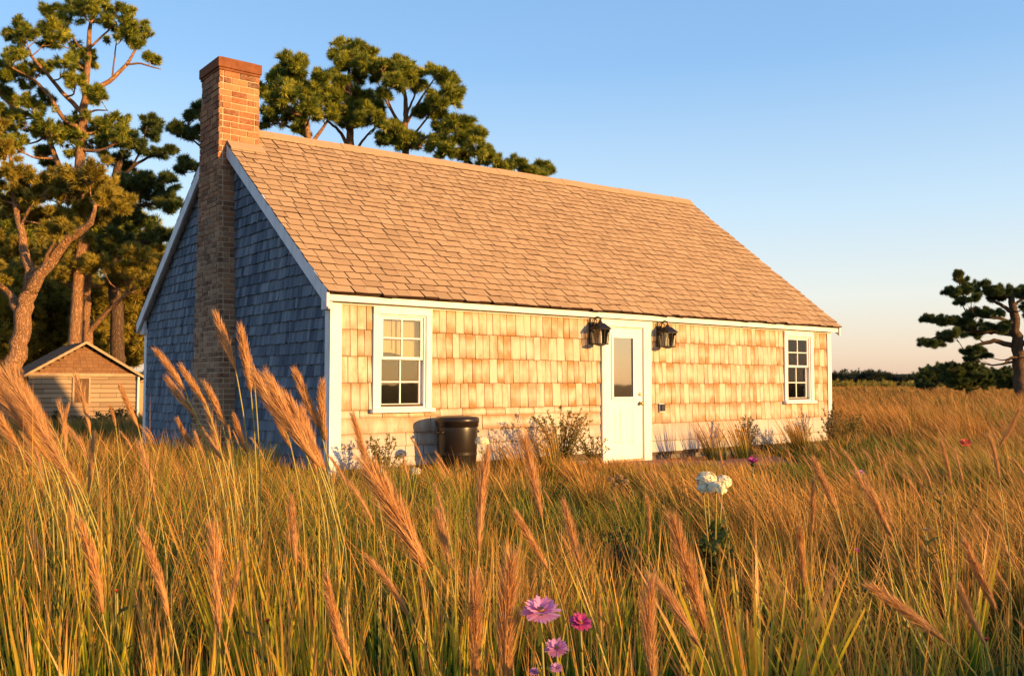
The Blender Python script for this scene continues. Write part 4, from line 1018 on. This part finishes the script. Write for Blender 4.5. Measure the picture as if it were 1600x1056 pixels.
def grass_band(y0, y1, clumps, per, segs, wid, rad, hmul=1.0, half=.80, margin=1.2, wind=1.0, fan=.34, hvar=(.5, 1.2), kof=0.0, rmax=1.0):
    u = rng.uniform(0, 1, clumps); cy_ = np.sqrt(y0*y0 + u * (y1*y1 - y0*y0)); cx = rng.uniform(-1, 1, clumps) * (half * cy_ + margin)
    tone = np.clip(.46 - .16 * np.clip((5 - cy_) / 2, 0, 1) + .20 * np.sin(cx * .9 + 1.3 * np.sin(cy_ * .7)) + rng.normal(0, .20, clumps), .02, .98)
    tone = np.clip(tone - .22 * np.clip((cx - .6) / 1.2, 0, 1) * np.clip((4.5 - cy_) / 1.5, 0, 1), 0, 1)  # greener, darker tone at near right: shade put into the grass colour
    lxc, lyc = to_local(cx, cy_); tone = np.clip(tone + .16 * np.clip((lxc - HL + 1) / 3, 0, 1), 0, 1)
    hm = rng.uniform(*hvar, clumps); wfac = wind * (.45 + .75 * np.clip((cx + .5) / 3, 0, 1))
    lean = rng.normal(0, .10, (clumps, 2)) + np.stack([-.20 * wfac, .03 * wfac], 1)
    ci = np.repeat(np.arange(clumps), (per * rng.uniform(.35, 1.65, clumps)).astype(int)); n = len(ci)
    a = rng.uniform(0, 2 * np.pi, n); q = np.sqrt(rng.uniform(0, 1, n)); rr_ = rad * q * rng.uniform(.35, 1.2, clumps)[ci]
    x = cx[ci] + rr_ * np.cos(a); y = cy_[ci] + rr_ * np.sin(a)
    ok = keep(x, y); x, y, ci, a, q = x[ok], y[ok], ci[ok], a[ok], q[ok]; n = len(x)
    H = grass_height(x, y) * hm[ci] * hmul * (1.05 - .65 * rng.uniform(0, 1, n) ** 1.6)
    out = np.stack([np.cos(a), np.sin(a)], 1) * (fan * q)[:, None] + rng.normal(0, .07, (n, 2)) + lean[ci] * .5
    D = unit(np.concatenate([out, np.ones((n, 1))], 1))
    bend = np.concatenate([(out * .35 + lean[ci] * .8 + rng.normal(0, .07, (n, 2))) * H[:, None], -rng.uniform(.01, .08, (n, 1)) * H[:, None]], 1)
    P = np.stack([x, y, ground_z(x, y) - .02], 1)
    W = wid * rng.uniform(.5, 1.4, n)
    kind = np.clip(tone[ci] + kof + rng.normal(0, .12, n), -.3, 1)
    ang = rng.uniform(-.9, .9, n); side = np.stack([np.cos(ang), np.sin(ang), np.zeros(n)], 1)
    side = unit(side - D * np.sum(side * D, 1, keepdims=True))
    return ribbons(P, D, H, W, bend, segs, rng.uniform(0, rmax, n), kind, side)
bands = [grass_band(1.9, 3.6, 105, 44, 4, .0050, .05, wind=.7, hvar=(.5, 1.35)), grass_band(1.9, 6.5, 800, 12, 4, .0034, .25, wind=.8, hvar=(.5, 1.3)), grass_band(3.4, 6.5, 400, 56, 4, .0062, .08, wind=.8, hvar=(.5, 1.3)),
         grass_band(6.3, 13, 1250, 54, 3, .0098, .13, hvar=(.5, 1.3)), grass_band(12.5, 30, 5200, 26, 3, .014, .40, rmax=.7), grass_band(29, 75, 6500, 14, 2, .034, .9, rmax=.5), grass_band(73, 230, 6500, 10, 2, .10, 2.6, rmax=.45),
         grass_band(1.9, 6.5, 1900, 34, 3, .0062, .15, hmul=.46, wind=.3, fan=.7, kof=-.62), grass_band(6, 13, 2600, 30, 3, .010, .22, hmul=.52, wind=.4, fan=.6, kof=-.5)]
u0 = np.random.default_rng(5)          # unseen meadow beside and behind the viewer, raised at right to shade the foreground
_u = lambda n, x0, x1, y0, y1: (u0.uniform(x0, x1, n), u0.uniform(y0, y1, n))
def side_patch(n, x0, x1, y0, y1, per):
    x, y = _u(n, x0, x1, y0, y1); ok = (np.abs(x) > .75 + .62 * np.maximum(y, 0)) | ((y < 1.5) & ((np.abs(x) > .6) | (np.abs(y) > .6))); x, y = x[ok], y[ok]
    ci = np.repeat(np.arange(len(x)), per); m = len(ci); X = x[ci] + rng.normal(0, .09, m); Y = y[ci] + rng.normal(0, .09, m)
    H = np.where((np.abs(X) < .7 * Y + .8) & (Y > 0) & (Y < 1.9), .30, np.where(X > .8, 1.0, .6)) * rng.uniform(.55, 1.05, m); D = unit(np.stack([rng.normal(-.06, .15, m), rng.normal(0, .15, m), np.ones(m)], 1))
    return ribbons(np.stack([X, Y, ground_z(X, Y) - .02], 1), D, H, np.full(m, .0055), np.stack([rng.normal(-.1, .1, m) * H, rng.normal(0, .1, m) * H, -.05 * H], 1), 3, rng.uniform(0, 1, m), rng.uniform(.2, .8, m))
bands += [side_patch(2800, -2.5, 8, -4.5, 2.5, 38)]
V, F, T = merge(bands)
tagit(np_mesh('meadow_grass', V, F, M['grass'], None, T), 'golden green meadow grass covering the ground around the cottage', 'grass', kind='stuff')

# ------------------------------------------------------------------ seed plumes standing above the grass
def bristle_head(base, tip, rad, n, curve, awn=1.0):
    """spindle of fine bristles from base to tip; returns ribbons"""
    base, tip = np.array(base), np.array(tip); ax = tip - base; L = np.linalg.norm(ax); A = ax / L
    e1 = unit(np.cross(A, [0, 1, .2])); e2 = np.cross(A, e1)
    t = rng.uniform(0, 1, n) ** .9; a = rng.uniform(0, 2 * np.pi, n)
    prof = np.sin(np.pi * np.clip(t * .86 + .07, 0, 1)) ** .7
    c = base + ax * t[:, None] + curve * (4 * t * (1 - t))[:, None]
    rdir = e1 * np.cos(a)[:, None] + e2 * np.sin(a)[:, None]
    P = c + rdir * (rad * .40 * prof)[:, None]
    D = unit(A + rdir * ((.13 + .22 * rng.uniform(0, 1, n)) * min(awn, 1.25))[:, None] + rng.normal(0, .04, (n, 3)))
    Lb = L * (.12 + .13 * rng.uniform(0, 1, n)) * (.6 + .4 * prof) * awn
    W = np.full(n, rad * .085) * rng.uniform(.6, 1.3, n)
    return ribbons(P, D, Lb, W, np.zeros((n, 3)), 1, rng.uniform(0, 1, n), np.zeros(n))
def plume_at(root, base, tip, rad, label, group, n=260, leaf=True, awn=1.0, name='seed_plume', cat='plume grass', sr=.0028):
    root, base, tip = (np.array(v, float) for v in (root, base, tip)); o = root.copy()
    t = thing(name, label, cat, o, 0, group)
    ax = tip - base; mid = base - ax * .9; mid = mid * .6 + (root * .45 + base * .55) * .4
    m_ = MB(); p = smooth_path([root - o - np.array([0, 0, .04]), (root * .55 + mid * .45) - o, mid - o, base - o, base + ax * .5 - o], 14)
    m_.tube(p, list(np.linspace(sr * 1.3, sr * .7, 14)), 6); m_.build('stem', M['stem'], t, smooth=True)
    curve = unit(np.cross(ax, [0, 1, 0])) * np.linalg.norm(ax) * random.uniform(-.05, .05)
    parts = [bristle_head(base - o, tip - o, rad, n * 2, curve, awn)]
    m = MB(); q = [base - o + ax * u_ + curve * 4 * u_ * (1 - u_) for u_ in np.linspace(0, 1, 9)]
    m.tube(q, [rad * f for f in (.16, .36, .46, .48, .45, .38, .29, .18, .04)], 7)
    V, F, T = merge(parts); nv = len(V)
    cv = np.array(m.v); cf = np.array([(f[0], f[i], f[i+1]) for f in m.f for i in range(1, len(f) - 1)])
    ct = np.zeros((len(cv), 3)); ct[:, 1] = .35
    np_mesh('seed_head', np.concatenate([V, cv]), np.concatenate([F, cf + nv]), M['plume'], t, np.concatenate([T, ct]))
    if leaf:
        k = 3; H = np.linalg.norm(base - root)
        P = np.stack([root - o + (base - root) * f for f in (.02, .12, .28)]); D = unit(np.array([[random.uniform(-.5, .5), random.uniform(-.3, .3), 1] for _ in range(k)]))
        bd = np.array([[random.uniform(-.25, .15), random.uniform(-.1, .1), -.12] for _ in range(k)]) * H
        V, F, T = ribbons(P, D, np.full(k, H * .55), np.full(k, .007), bd, 5, rng.uniform(0, 1, k), np.full(k, .15), unit(np.cross(D, np.array([[0, 1, .1]] * k))))
        np_mesh('leaf', V, F, M['grass'], t, T)
    return t
def plume_px(bx, by, tx, ty, Y, label, group=None, fat=.085, rx=None, n=260, awn=1.0):
    base = at(bx, by, Y); tip = at(tx, ty, Y + random.uniform(-.08, .08)); L = np.linalg.norm(tip - base)
    if rx is None: rx = bx + (bx - tx) * .45
    root = np.array([at(rx, by, Y)[0], Y + random.uniform(-.05, .12), 0]); root[2] = float(ground_z(root[0], root[1]))
    return plume_at(root, base, tip, L * fat, label, group, n, awn=awn)
GG = 'tall seed plumes rising in front of the gable'
for b_ in [(368, 577, 338, 492, 3.3, 398), (392, 612, 376, 512, 3.3, 405), (399, 614, 391, 560, 3.5, 415), (290, 612, 243, 548, 3.2, 385), (322, 632, 283, 573, 3.1, 392), (308, 652, 262, 592, 3.2, 388), (355, 670, 325, 610, 3.2, 400), (303, 700, 278, 655, 3.5, 360),
           (352, 722, 315, 672, 3.4, 402), (385, 705, 366, 650, 3.5, 410), (345, 655, 318, 598, 3.4, 402)]:
    plume_px(*b_[:5], label='slender tan seed plume on a long arching stem in front of the gable end', group=GG, rx=b_[5], fat=.10)
GB = 'fat plumes drooping before the near corner post'
for b_ in [(470, 690, 398, 582, 3.0, 500), (500, 728, 425, 600, 2.9, 512), (508, 735, 450, 622, 3.0, 515), (488, 705, 418, 590, 3.1, 508), (455, 700, 430, 635, 3.2, 475), (500, 670, 462, 582, 3.3, 515), (509, 690, 505, 600, 3.3, 512), (495, 740, 470, 640, 3.1, 505)]:
    plume_px(*b_[:5], label='fat fuzzy seed plume in the sheaf before the near white corner post', group=GB, rx=b_[5], fat=.105, n=340)
GL = 'sheaf of windblown plumes at the left edge'
for b_ in [(100, 730, 8, 582, 2.7), (80, 722, -5, 605, 2.8), (62, 690, -12, 590, 2.9), (118, 752, 38, 640, 2.8), (45, 650, -8, 568, 3.0), (85, 700, 18, 600, 3.0), (130, 770, 60, 665, 2.9), (60, 735, -10, 650, 2.7), (105, 742, 25, 622, 2.9), (92, 690, 45, 612, 3.2), (30, 700, -30, 610, 2.7), (70, 668, 20, 575, 3.1)]:
    plume_px(*b_[:5], label='windblown tan seed plume in the thick sheaf at the left edge', group=GL, fat=.05, n=260, awn=1.25, rx=b_[0] + random.uniform(5, 40))
SINGLE = [
 (665, 890, 578, 732, 2.5, 'largest wheat like tan plume bowing left below the black barrel', .105, 1.5, 760),
 (748, 860, 762, 708, 2.7, 'upright braided tan plume standing just below the black barrel', .085, .8, 742),
 (640, 965, 572, 872, 2.4, 'yellow bent plume low below the largest wheat like plume', .06, .9, 760),
 (548, 1038, 512, 905, 2.3, 'dark tan plume low at the bottom edge below the near corner', .08, .8, 555),
 (463, 888, 455, 778, 2.8, 'short upright brown plume below the near corner sheaf', .09, .7, 466),
 (160, 958, 124, 818, 2.4, 'rusty plume leaning left, lowest of the pair at lower left', .085, .8, 172),
 (263, 962, 220, 832, 2.4, 'rusty curved plume leaning left, right one of the lower left pair', .09, .8, 280),
 (342, 988, 332, 828, 2.4, 'tall upright frayed plume between rusty plumes and near corner', .08, 1.1, 346),
 (358, 968, 374, 880, 2.4, 'small plume leaning right beside the tall frayed plume', .09, .8, 345),
 (858, 892, 806, 803, 2.9, 'small tan plume bowing left above the pink asters', .08, .9, 868),
 (907, 885, 882, 788, 3.1, 'thin plume with yellow base in the middle meadow', .07, 1.2, 912),
 (1102, 988, 1052, 815, 2.4, 'long orange plume right of the pink asters, tallest there', .08, 1.1, 1115),
 (1095, 1012, 1028, 908, 2.3, 'orange plume leaning left beneath the longest orange plume', .08, 1.1, 1112),
 (1013, 852, 1010, 778, 3.3, 'short slim upright plume below the white door', .06, .8, 1014),
 (1257, 926, 1249, 826, 2.8, 'slim upright plume below the right window', .08, .8, 1260),
 (1268, 836, 1270, 752, 3.4, 'short upright orange plume standing under the right window', .06, .8, 1267),
 (1395, 848, 1338, 745, 3.2, 'paired tan plume bowing left in the right meadow, lower one', .07, 1.1, 1425),
 (1394, 838, 1362, 768, 3.2, 'paired tan plume in the right meadow, shorter upper one', .08, .8, 1424),
 (1478, 1002, 1362, 918, 2.5, 'brown plume lying almost flat at the lower right', .075, 1.0, 1545),
 (1558, 956, 1508, 848, 2.7, 'dark brown plume curving left near the right edge', .08, .9, 1575),
 (1540, 1008, 1500, 912, 2.5, 'small dark plume with red tinge beside the flat brown plume', .08, .8, 1550),
 (1306, 795, 1272, 722, 3.6, 'frayed orange plume in front of the bushes by the right corner', .09, 1.3, 1340),
 (1562, 752, 1545, 682, 4.2, 'thin plume high in the far right meadow', .06, 1.0, 1572),
 (1487, 760, 1470, 690, 4.2, 'thin orange plume left of the red flower', .06, 1.0, 1500),
 (847, 810, 820, 688, 3.4, 'bent orange plume right of the black barrel', .07, 1.2, 852),
 (702, 885, 682, 800, 3.0, 'thin frayed plume between the barrel and the largest plume', .09, 1.2, 706),
 (586, 760, 552, 650, 3.2, 'thin rust plume crossing the shingles beneath the left window', .06, 1.0, 590),
 (1022, 1075, 1018, 912, 2.2, 'broad frayed orange plume at the bottom right of the asters', .085, 1.2, 1024),
 (792, 1075, 800, 880, 2.2, 'tall frayed plume left of the pink asters', .08, 1.3, 790),
 (744, 1070, 742, 905, 2.3, 'frayed golden plume at the bottom below the barrel', .08, 1.2, 744),
 (216, 668, 188, 603, 4.2, 'curved plume in front of the right end of the shed', .11, .8, 228),
 (181, 668, 171, 634, 4.6, 'tiny plume in front of the shed wall', .10, .8, 184),
 (140, 775, 146, 680, 3.6, 'dark upright plume at the left below the shed', .06, .8, 139),
 (97, 680, 108, 632, 4.2, 'small dark plume leaning right before the shed hatch', .09, .8, 93),
 (1560, 700, 1592, 640, 6.0, 'pale plume leaning right at the far right meadow edge', .06, 1.0, 1552),
]
for q in SINGLE: plume_px(*q[:5], label=q[5], fat=q[6], awn=q[7], rx=q[8], n=360)
# slender plumes scattered through the meadow: a few kinds, copied
protos = []
for i in range(5):
    h = .62 + .05 * i; ln = random.uniform(-.14, -.03)
    protos.append(((ln * .6, 0, h - .17), (ln * 1.5, .01, h), h))
def scatter(nm, count, label, group, zone):
    src = []
    for b, tp, h in protos:
        t = plume_at((0, 0, 0), b, tp, .0115, label, group, 120, leaf=False, awn=1.1, name=nm, sr=.0022); src.append(t)
    k = 0; used = set()
    while k < count:
        x, y = zone(); 
        if not bool(keep(np.array([x]), np.array([y]))[0]): continue
        gz = float(ground_z(x, y)); j = random.randrange(5); s = float(grass_height(np.array([x]), np.array([y]))[0]) * random.uniform(1.05, 1.4) / protos[j][2]
        if j not in used: r_ = src[j]; used.add(j)
        else:
            r_ = src[j].copy(); col.objects.link(r_)
            for ch in src[j].children: c = ch.copy(); col.objects.link(c); c.parent = r_
        r_.location = (x, y, gz); r_.rotation_euler = (0, 0, random.uniform(-.7, .7)); r_.scale = (s * 1.1, s * 1.1, s); k += 1
    for j in range(5):
        if j not in used:
            for ch in list(src[j].children): bpy.data.objects.remove(ch)
            bpy.data.objects.remove(src[j])
def zone_right():
    y = random.uniform(3.2, 15); return random.uniform(.28 * y, .62 * y), y
def zone_mid():
    y = random.uniform(2.8, 8.5); return random.uniform(-.22 * y, .26 * y), y
def zone_left():
    y = random.uniform(2.8, 12); return random.uniform(-.6 * y, -.24 * y), y
scatter('slender_plume', 60, 'slender orange seed head leaning left amid the meadow grass right of the door', 'slender seed heads in the right meadow', zone_right)
scatter('slender_plume', 26, 'slender tan seed head amid the middle meadow grass before the cottage front', 'slender seed heads in the middle meadow', zone_mid)
scatter('slender_plume', 34, 'slender golden seed head amid the grass on the gable side', 'slender seed heads in the left meadow', zone_left)

# ------------------------------------------------------------------ tussocks: fans of broad blades ending in awns
def tussock(px, py, Y, h_px, label, n=46, fan=.34, name='grass_tussock', group=None, broad=.010, lean=-.05, awns=True):
    n = int(n * .62)
    top = at(px, py - h_px, Y); x = at(px, py, Y)[0]; gz = float(ground_z(x, Y)); H0 = max(top[2] - gz, .12)
    t = thing(name, label, 'grass tussock', (x, Y, gz), 0, group)
    a = rng.uniform(0, 2 * np.pi, n); q = np.sqrt(rng.uniform(0, 1, n))
    P = np.stack([np.cos(a) * .035 * q, np.sin(a) * .035 * q, np.full(n, -.03)], 1)
    out = np.stack([np.cos(a) * fan * q + lean, np.sin(a) * fan * q], 1) + rng.normal(0, .04, (n, 2))
    D = unit(np.concatenate([out, np.ones((n, 1))], 1)); L = H0 * rng.uniform(.55, .98, n)
    bend = np.concatenate([out * L[:, None] * .25, -rng.uniform(.01, .05, (n, 1)) * L[:, None]], 1)
    side = np.stack([np.ones(n), rng.normal(0, .4, n), np.zeros(n)], 1); side = unit(side - D * np.sum(side * D, 1, keepdims=True))
    V, F, T = ribbons(P, D, L, broad * rng.uniform(.6, 1.3, n), bend, 6, rng.uniform(.3, 1, n), np.full(n, .20), side)
    np_mesh('leaf_blades', V, F, M['tussock'], t, T)
    if awns:
        m = int(n * 1.8); ci = rng.integers(0, n, m); f = rng.uniform(.45, .95, m)
        P2 = P[ci] + D[ci] * (L[ci] * f)[:, None] + bend[ci] * (f * f)[:, None]
        D2 = unit(D[ci] + rng.normal(0, .10, (m, 3))); L2 = H0 * rng.uniform(.14, .34, m)
        V, F, T = ribbons(P2, D2, L2, np.full(m, .0024), np.zeros((m, 3)), 2, rng.uniform(.3, 1, m), np.full(m, .9))
        np_mesh('seed_awns', V, F, M['grass'], t, T)
for px, py, Y, h, lb, n, fan, br in TS: tussock(px, py, Y, h, lb, n, fan, broad=br)
for px, Y, lx, label in [(0, 0, 6.15, 'tall thin orange grass tuft against the shingles right of the outlet box'), (0, 0, 6.75, 'tall leaning grass tuft farther right of the outlet box'), (0, 0, 2.75, 'orange grass tuft between barrel and leafy shrub'), (0, 0, 2.1, 'grass tuft standing in front of the black barrel'), (0, 0, 8.35, 'grass tuft left of the bushes under the right window')]:
    c = loc(lx, -.75 if lx > 2.3 else -.95); t = thing('grass_tussock', label, 'grass tussock', (c[0], c[1], 0))
    n = 130; a = rng.uniform(0, 2 * np.pi, n); q = np.sqrt(rng.uniform(0, 1, n)); P = np.stack([np.cos(a) * .13 * q, np.sin(a) * .13 * q, np.full(n, -.03)], 1)
    D = unit(np.stack([np.cos(a) * .25 * q - .16, np.sin(a) * .2 * q, np.ones(n)], 1)); L = rng.uniform(.45, .95, n) * (1.0 if lx > 2.3 else .75)
    V, F, T = ribbons(P, D, L, np.full(n, .009), np.stack([-.16 * L, 0 * L, -.05 * L], 1), 4, rng.uniform(0, 1, n), np.full(n, .62)); np_mesh('leaf_blades', V, F, M['grass'], t, T)

# ------------------------------------------------------------------ shrubs along the front wall
def shrub(lx, ly, h, w, nst, label, mat, leaf=.030, name='leafy_shrub', dens=70, pos=None):
    c = loc(lx, ly) if pos is None else np.array(pos); t = thing(name, label, 'shrub', (c[0], c[1], float(ground_z(c[0], c[1]))))
    m_ = MB(); Ps, Ds = [], []
    for i in range(nst):
        a = random.uniform(0, 6.283); s = random.uniform(.2, 1); hh = h * random.uniform(.5, 1) * (1 - .3 * s)
        e = np.array([math.cos(a) * w * s * U[0] + math.sin(a) * w * .35 * s * Wv[0], math.cos(a) * w * s * U[1] + math.sin(a) * w * .35 * s * Wv[1], hh])
        p = smooth_path([(e[0] * .1, e[1] * .1, -.03), (e[0] * .45, e[1] * .45, hh * .6), e], 9)
        m_.tube(p, list(np.linspace(.007, .0018, 9)), 5)
        k = int(dens * hh / h); f = rng.uniform(.22, 1, k); idx = np.minimum((f * 8).astype(int), 7); fr = f * 8 - idx
        pp = p[idx] * (1 - fr)[:, None] + p[idx + 1] * fr[:, None]
        Ps.append(pp + rng.normal(0, leaf * .9, (k, 3)) * (1.25 - f)[:, None]); Ds.append(unit(rng.normal(size=(k, 3)) + np.array([0, 0, .5])))
    P = np.concatenate(Ps); D = np.concatenate(Ds); P[:, 2] = np.maximum(P[:, 2], .02); n = len(P)
    L = leaf * rng.uniform(.6, 1.3, n); side = unit(np.cross(D, rng.normal(size=(n, 3)))) * (L * .33)[:, None]
    V = np.stack([P, P + D * (L * .5)[:, None] + side, P + D * L[:, None], P + D * (L * .5)[:, None] - side], 1).reshape(-1, 3)
    F = (np.arange(n) * 4)[:, None, None] + np.array([(0, 1, 2), (0, 2, 3)])[None]; T = np.zeros((n, 4, 3)); T[:, :, 1] = rng.uniform(0, 1, n)[:, None]
    np_mesh('leaves', V, F.reshape(-1, 3), M[mat], t, T.reshape(-1, 3)); m_.build('stems', M['twig'], t)
    return t
shrub(.42, -.5, .72, .42, 30, 'small leafy shrub at the foot of the near corner post', 'shrub')
shrub(3.15, -.55, 1.02, .72, 52, 'largest leafy shrub with upright sprigs between barrel and door', 'shrub', dens=90)
shrub(3.75, -.55, .55, .45, 18, 'low dry shrub immediately left of the white door', 'shrub')
shrub(7.1, -.55, .80, .46, 28, 'dark low bush against the shingles midway from door to right window', 'darkshrub')
shrub(8.6, -.5, .62, .45, 22, 'dark leafy bush left of the right window', 'darkshrub')
shrub(9.65, -.5, .95, .42, 30, 'upright dark shrub beneath the right window', 'darkshrub')
shrub(10.9, -.1, .74, .65, 34, 'wide olive shrub at the right corner of the cottage', 'shrub', dens=80)
for px_, Yb, h_, w_, lb in [(80, SY - 1.3, .75, .9, 'dark low shrub against the left half of the shed wall'), (180, SY - 1.2, .85, .8, 'straggly shrub before the right half of the shed'), (130, SY - 2.2, .5, 1.0, 'low weedy shrub below the shed hatch')]:
    p_ = at(px_, 640, Yb); shrub(0, 0, h_, w_, 30, lb, 'darkshrub', leaf=.07, dens=70, pos=(p_[0], Yb, 0))

# ------------------------------------------------------------------ flowers
def petals(c, nrm, rad, n, w, lift, droop):
    e1 = unit(np.cross(nrm, [.3, 1, .2])); e2 = np.cross(nrm, e1)
    a = np.linspace(0, 2 * np.pi, n, endpoint=False) + rng.normal(0, .06, n)
    rd = e1 * np.cos(a)[:, None] + e2 * np.sin(a)[:, None]
    D = unit(rd + nrm * lift); L = rad * rng.uniform(.82, 1.1, n); side = np.cross(D, nrm)
    Vs = np.zeros((n, 7, 3)); prof = [.45, 1, .8]
    for i, t_ in enumerate((.12, .55, .85)):
        p = c + D * (L * t_)[:, None] - nrm * droop * t_ * t_ * rad
        Vs[:, 2*i] = p - side * (w * prof[i] / 2); Vs[:, 2*i+1] = p + side * (w * prof[i] / 2)
    Vs[:, 6] = c + D * L[:, None] - nrm * droop * rad
    tr = np.array([(0, 1, 3), (0, 3, 2), (2, 3, 5), (2, 5, 4), (4, 5, 6)])
    T = np.zeros((n, 7, 3)); T[:, :, 1] = rng.uniform(0, 1, n)[:, None]
    return Vs.reshape(-1, 3), ((np.arange(n) * 7)[:, None, None] + tr[None]).reshape(-1, 3), T.reshape(-1, 3)
def stem_of(t, top, leafs=True, r=.0028):
    m_ = MB(); m_.tube(smooth_path([(random.uniform(-.02, .02), .02, -.03), (top[0] * .4 + .01, top[1] * .4, top[2] * .5), tuple(top)], 9), list(np.linspace(r * 1.4, r, 9)), 6); m_.build('stem', M['stem'], t, smooth=True)
    if leafs:
        k = 7; f = np.linspace(.25, .9, k); P = np.array(top) * f[:, None]; D = unit(np.array([[random.uniform(-1, 1), random.uniform(-1, 1), .7] for _ in range(k)]))
        V, F, T = ribbons(P, D, np.full(k, .10), np.full(k, .014), np.array([[0, 0, -.03]] * k), 4, rng.uniform(0, 1, k), np.zeros(k)); np_mesh('leaf', V, F, M['flowerleaf'], t, T)
def aster(px, py, Y, wpx, label, mat, name='aster', cat='flower', tilt=(0, -.45, 1), disc=True, group=None, lift=.25):
    c = at(px, py, Y); rad = wpx / 2 * Y / F_PX; gz = float(ground_z(c[0], Y))
    t = thing(name, label, cat, (c[0], Y, gz), 0, group); top = np.array([0, 0, c[2] - gz]); nrm = unit(np.array(tilt, float))
    stem_of(t, top - np.array([0, 0, rad * .25]))
    V, F, T = merge([petals(top, nrm, rad, 30, rad * .20, lift, .12), petals(top + nrm * rad * .07, nrm, rad * .88, 26, rad * .2, lift + .35, .05), petals(top + nrm * rad * .12, nrm, rad * .6, 18, rad * .18, lift + .8, 0)])
    fl = np_mesh('flower_head', V, F, M[mat], t, T)
    if disc:
        m_ = MB(); m_.lathe([(rad * .06, 0), (rad * .20, rad * .08), (rad * .2, rad * .2), (rad * .1, rad * .27)], tuple(top + nrm * rad * .02), 12); m_.build('disc', M['yellow'], fl, smooth=True)
    m_ = MB(); m_.lathe([(rad * .05, -rad * .42), (rad * .2, -rad * .3), (rad * .27, -rad * .08), (rad * .22, rad * .03)], tuple(top), 12); m_.build('calyx', M['flowerleaf'], t, smooth=True)
aster(845, 957, 2.15, 64, 'largest pink aster in the foreground, topmost of its cluster', 'purple')
aster(907, 974, 2.25, 40, 'deep magenta aster at the right of the foreground cluster', 'magenta', tilt=(.25, -.5, 1))
aster(870, 1014, 2.2, 42, 'pale pink aster below and between the two bigger asters', 'purple', tilt=(-.1, -.5, 1))
aster(869, 1044, 2.15, 22, 'small pink aster bud at the bottom under the cluster, right one', 'purple')
aster(834, 1050, 2.15, 18, 'small mauve aster bud at the bottom under the cluster, left one', 'purple')
aster(1176, 724, 7.4, 26, 'pink thistle like flower above the grass right of the white blossoms', 'magenta', name='thistle', tilt=(0, -.2, 1), disc=False, lift=.8)
aster(1508, 693, 9.5, 20, 'red wildflower alone in the far right meadow', 'red', name='wildflower', tilt=(0, -.6, 1))
aster(1346, 738, 6.5, 10, 'small mauve wildflower in the meadow below the right corner', 'purple', name='wildflower')
aster(1471, 772, 5.5, 10, 'dim purple wildflower deep in the right meadow', 'dried', name='wildflower')
aster(1338, 860, 3.6, 11, 'crimson wildflower low in the grass left of the paired plumes', 'magenta', name='wildflower')
aster(1447, 828, 4.0, 12, 'dried tan wildflower right of the paired plumes', 'dried', name='wildflower')
aster(1541, 1000, 2.6, 12, 'tiny red bud beside the small dark plume', 'red', name='wildflower', disc=False, lift=1.2)
aster(183, 925, 2.7, 12, 'tiny orange bud between the two rusty plumes', 'red', name='wildflower', disc=False, lift=1.5)
aster(418, 972, 2.6, 14, 'tiny red bud at the lower left in dark grass', 'red', name='wildflower', disc=False, lift=1.2)
def ball_flower(px, py, Y, wpx, label, mat, name, ry=1.0, n=260):
    c = at(px, py, Y); rad = wpx / 2 * Y / F_PX; gz = float(ground_z(c[0], Y)); t = thing(name, label, 'flower', (c[0], Y, gz))
    top = np.array([0, 0, c[2] - gz]); stem_of(t, top - np.array([0, 0, rad * .5])); blossom(t, top, rad, mat, n)
def blossom(t, c, rad, mat, n=260, flat=.8):
    d = unit(rng.normal(size=(n, 3))); d[:, 2] = np.where(d[:, 2] < -.4, -d[:, 2], d[:, 2]); P = c + d * rad * np.array([1, 1, flat]) * rng.uniform(.92, 1.04, (n, 1))
    e = unit(np.cross(d, rng.normal(size=(n, 3)))); f = np.cross(d, e); d = unit(d + rng.normal(0, .22, (n, 3))); e = unit(np.cross(d, rng.normal(size=(n, 3)))); f = np.cross(d, e); s = rad * .26 * rng.uniform(.7, 1.2, (n, 1))
    V = np.stack([P + e * s, P + f * s, P - e * s, P - f * s], 1) + (d * rad * .05)[:, None] * np.array([0, 1, 0, 1])[None, :, None]
    F = (np.arange(n) * 4)[:, None, None] + np.array([(0, 1, 2), (0, 2, 3)])[None]; T = np.zeros((n, 4, 3)); T[:, :, 1] = rng.uniform(0, 1, n)[:, None]
    return np_mesh('flower_head', V.reshape(-1, 3), F.reshape(-1, 3), M[mat], t, T.reshape(-1, 3))
Yw = 5.0; c = at(1115, 790, Yw)
t = shrub(0, 0, .50, .15, 26, 'white flowering bush with four round blossoms in the middle meadow', 'flowerleaf', leaf=.05, name='flowering_bush', dens=80, pos=(c[0], Yw, 0))
for px, py, w_, dy in [(1104, 750, 30, .0), (1129, 754, 27, .06), (1119, 764, 28, -.10), (1098, 764, 17, -.08)]:
    q = at(px, py, Yw + dy); top = q - np.array([c[0], Yw, float(ground_z(c[0], Yw))]); blossom(t, top, w_ / 2 * Yw / F_PX, 'whitepetal', 240)
    m_ = MB(); m_.tube(smooth_path([(0, 0, .02), tuple(top * .6), tuple(top)], 6), .004, 5); m_.build('flower_stem', M['stem'], t, smooth=True)
ball_flower(650, 737, 8.6, 15, 'cream globe flower low in front of the left window', 'whitepetal', 'globe_flower')
ball_flower(753, 690, 10.8, 20, 'greyish white globe flower just right of the black barrel', 'whitepetal', 'globe_flower')
Yw = 5.2; c = at(965, 760, Yw); t = shrub(0, 0, .52, .15, 22, 'dried brown flower clump in the meadow below the door', 'flowerleaf', leaf=.03, name='dried_flower_clump', dens=14, pos=(c[0], Yw, 0))
for px, py, w_ in [(955, 750, 12), (968, 746, 12), (976, 754, 14), (962, 758, 10)]:
    top = at(px, py, Yw) - np.array([c[0], Yw, 0]); blossom(t, top, w_ / 2 * Yw / F_PX, 'dried', 90)
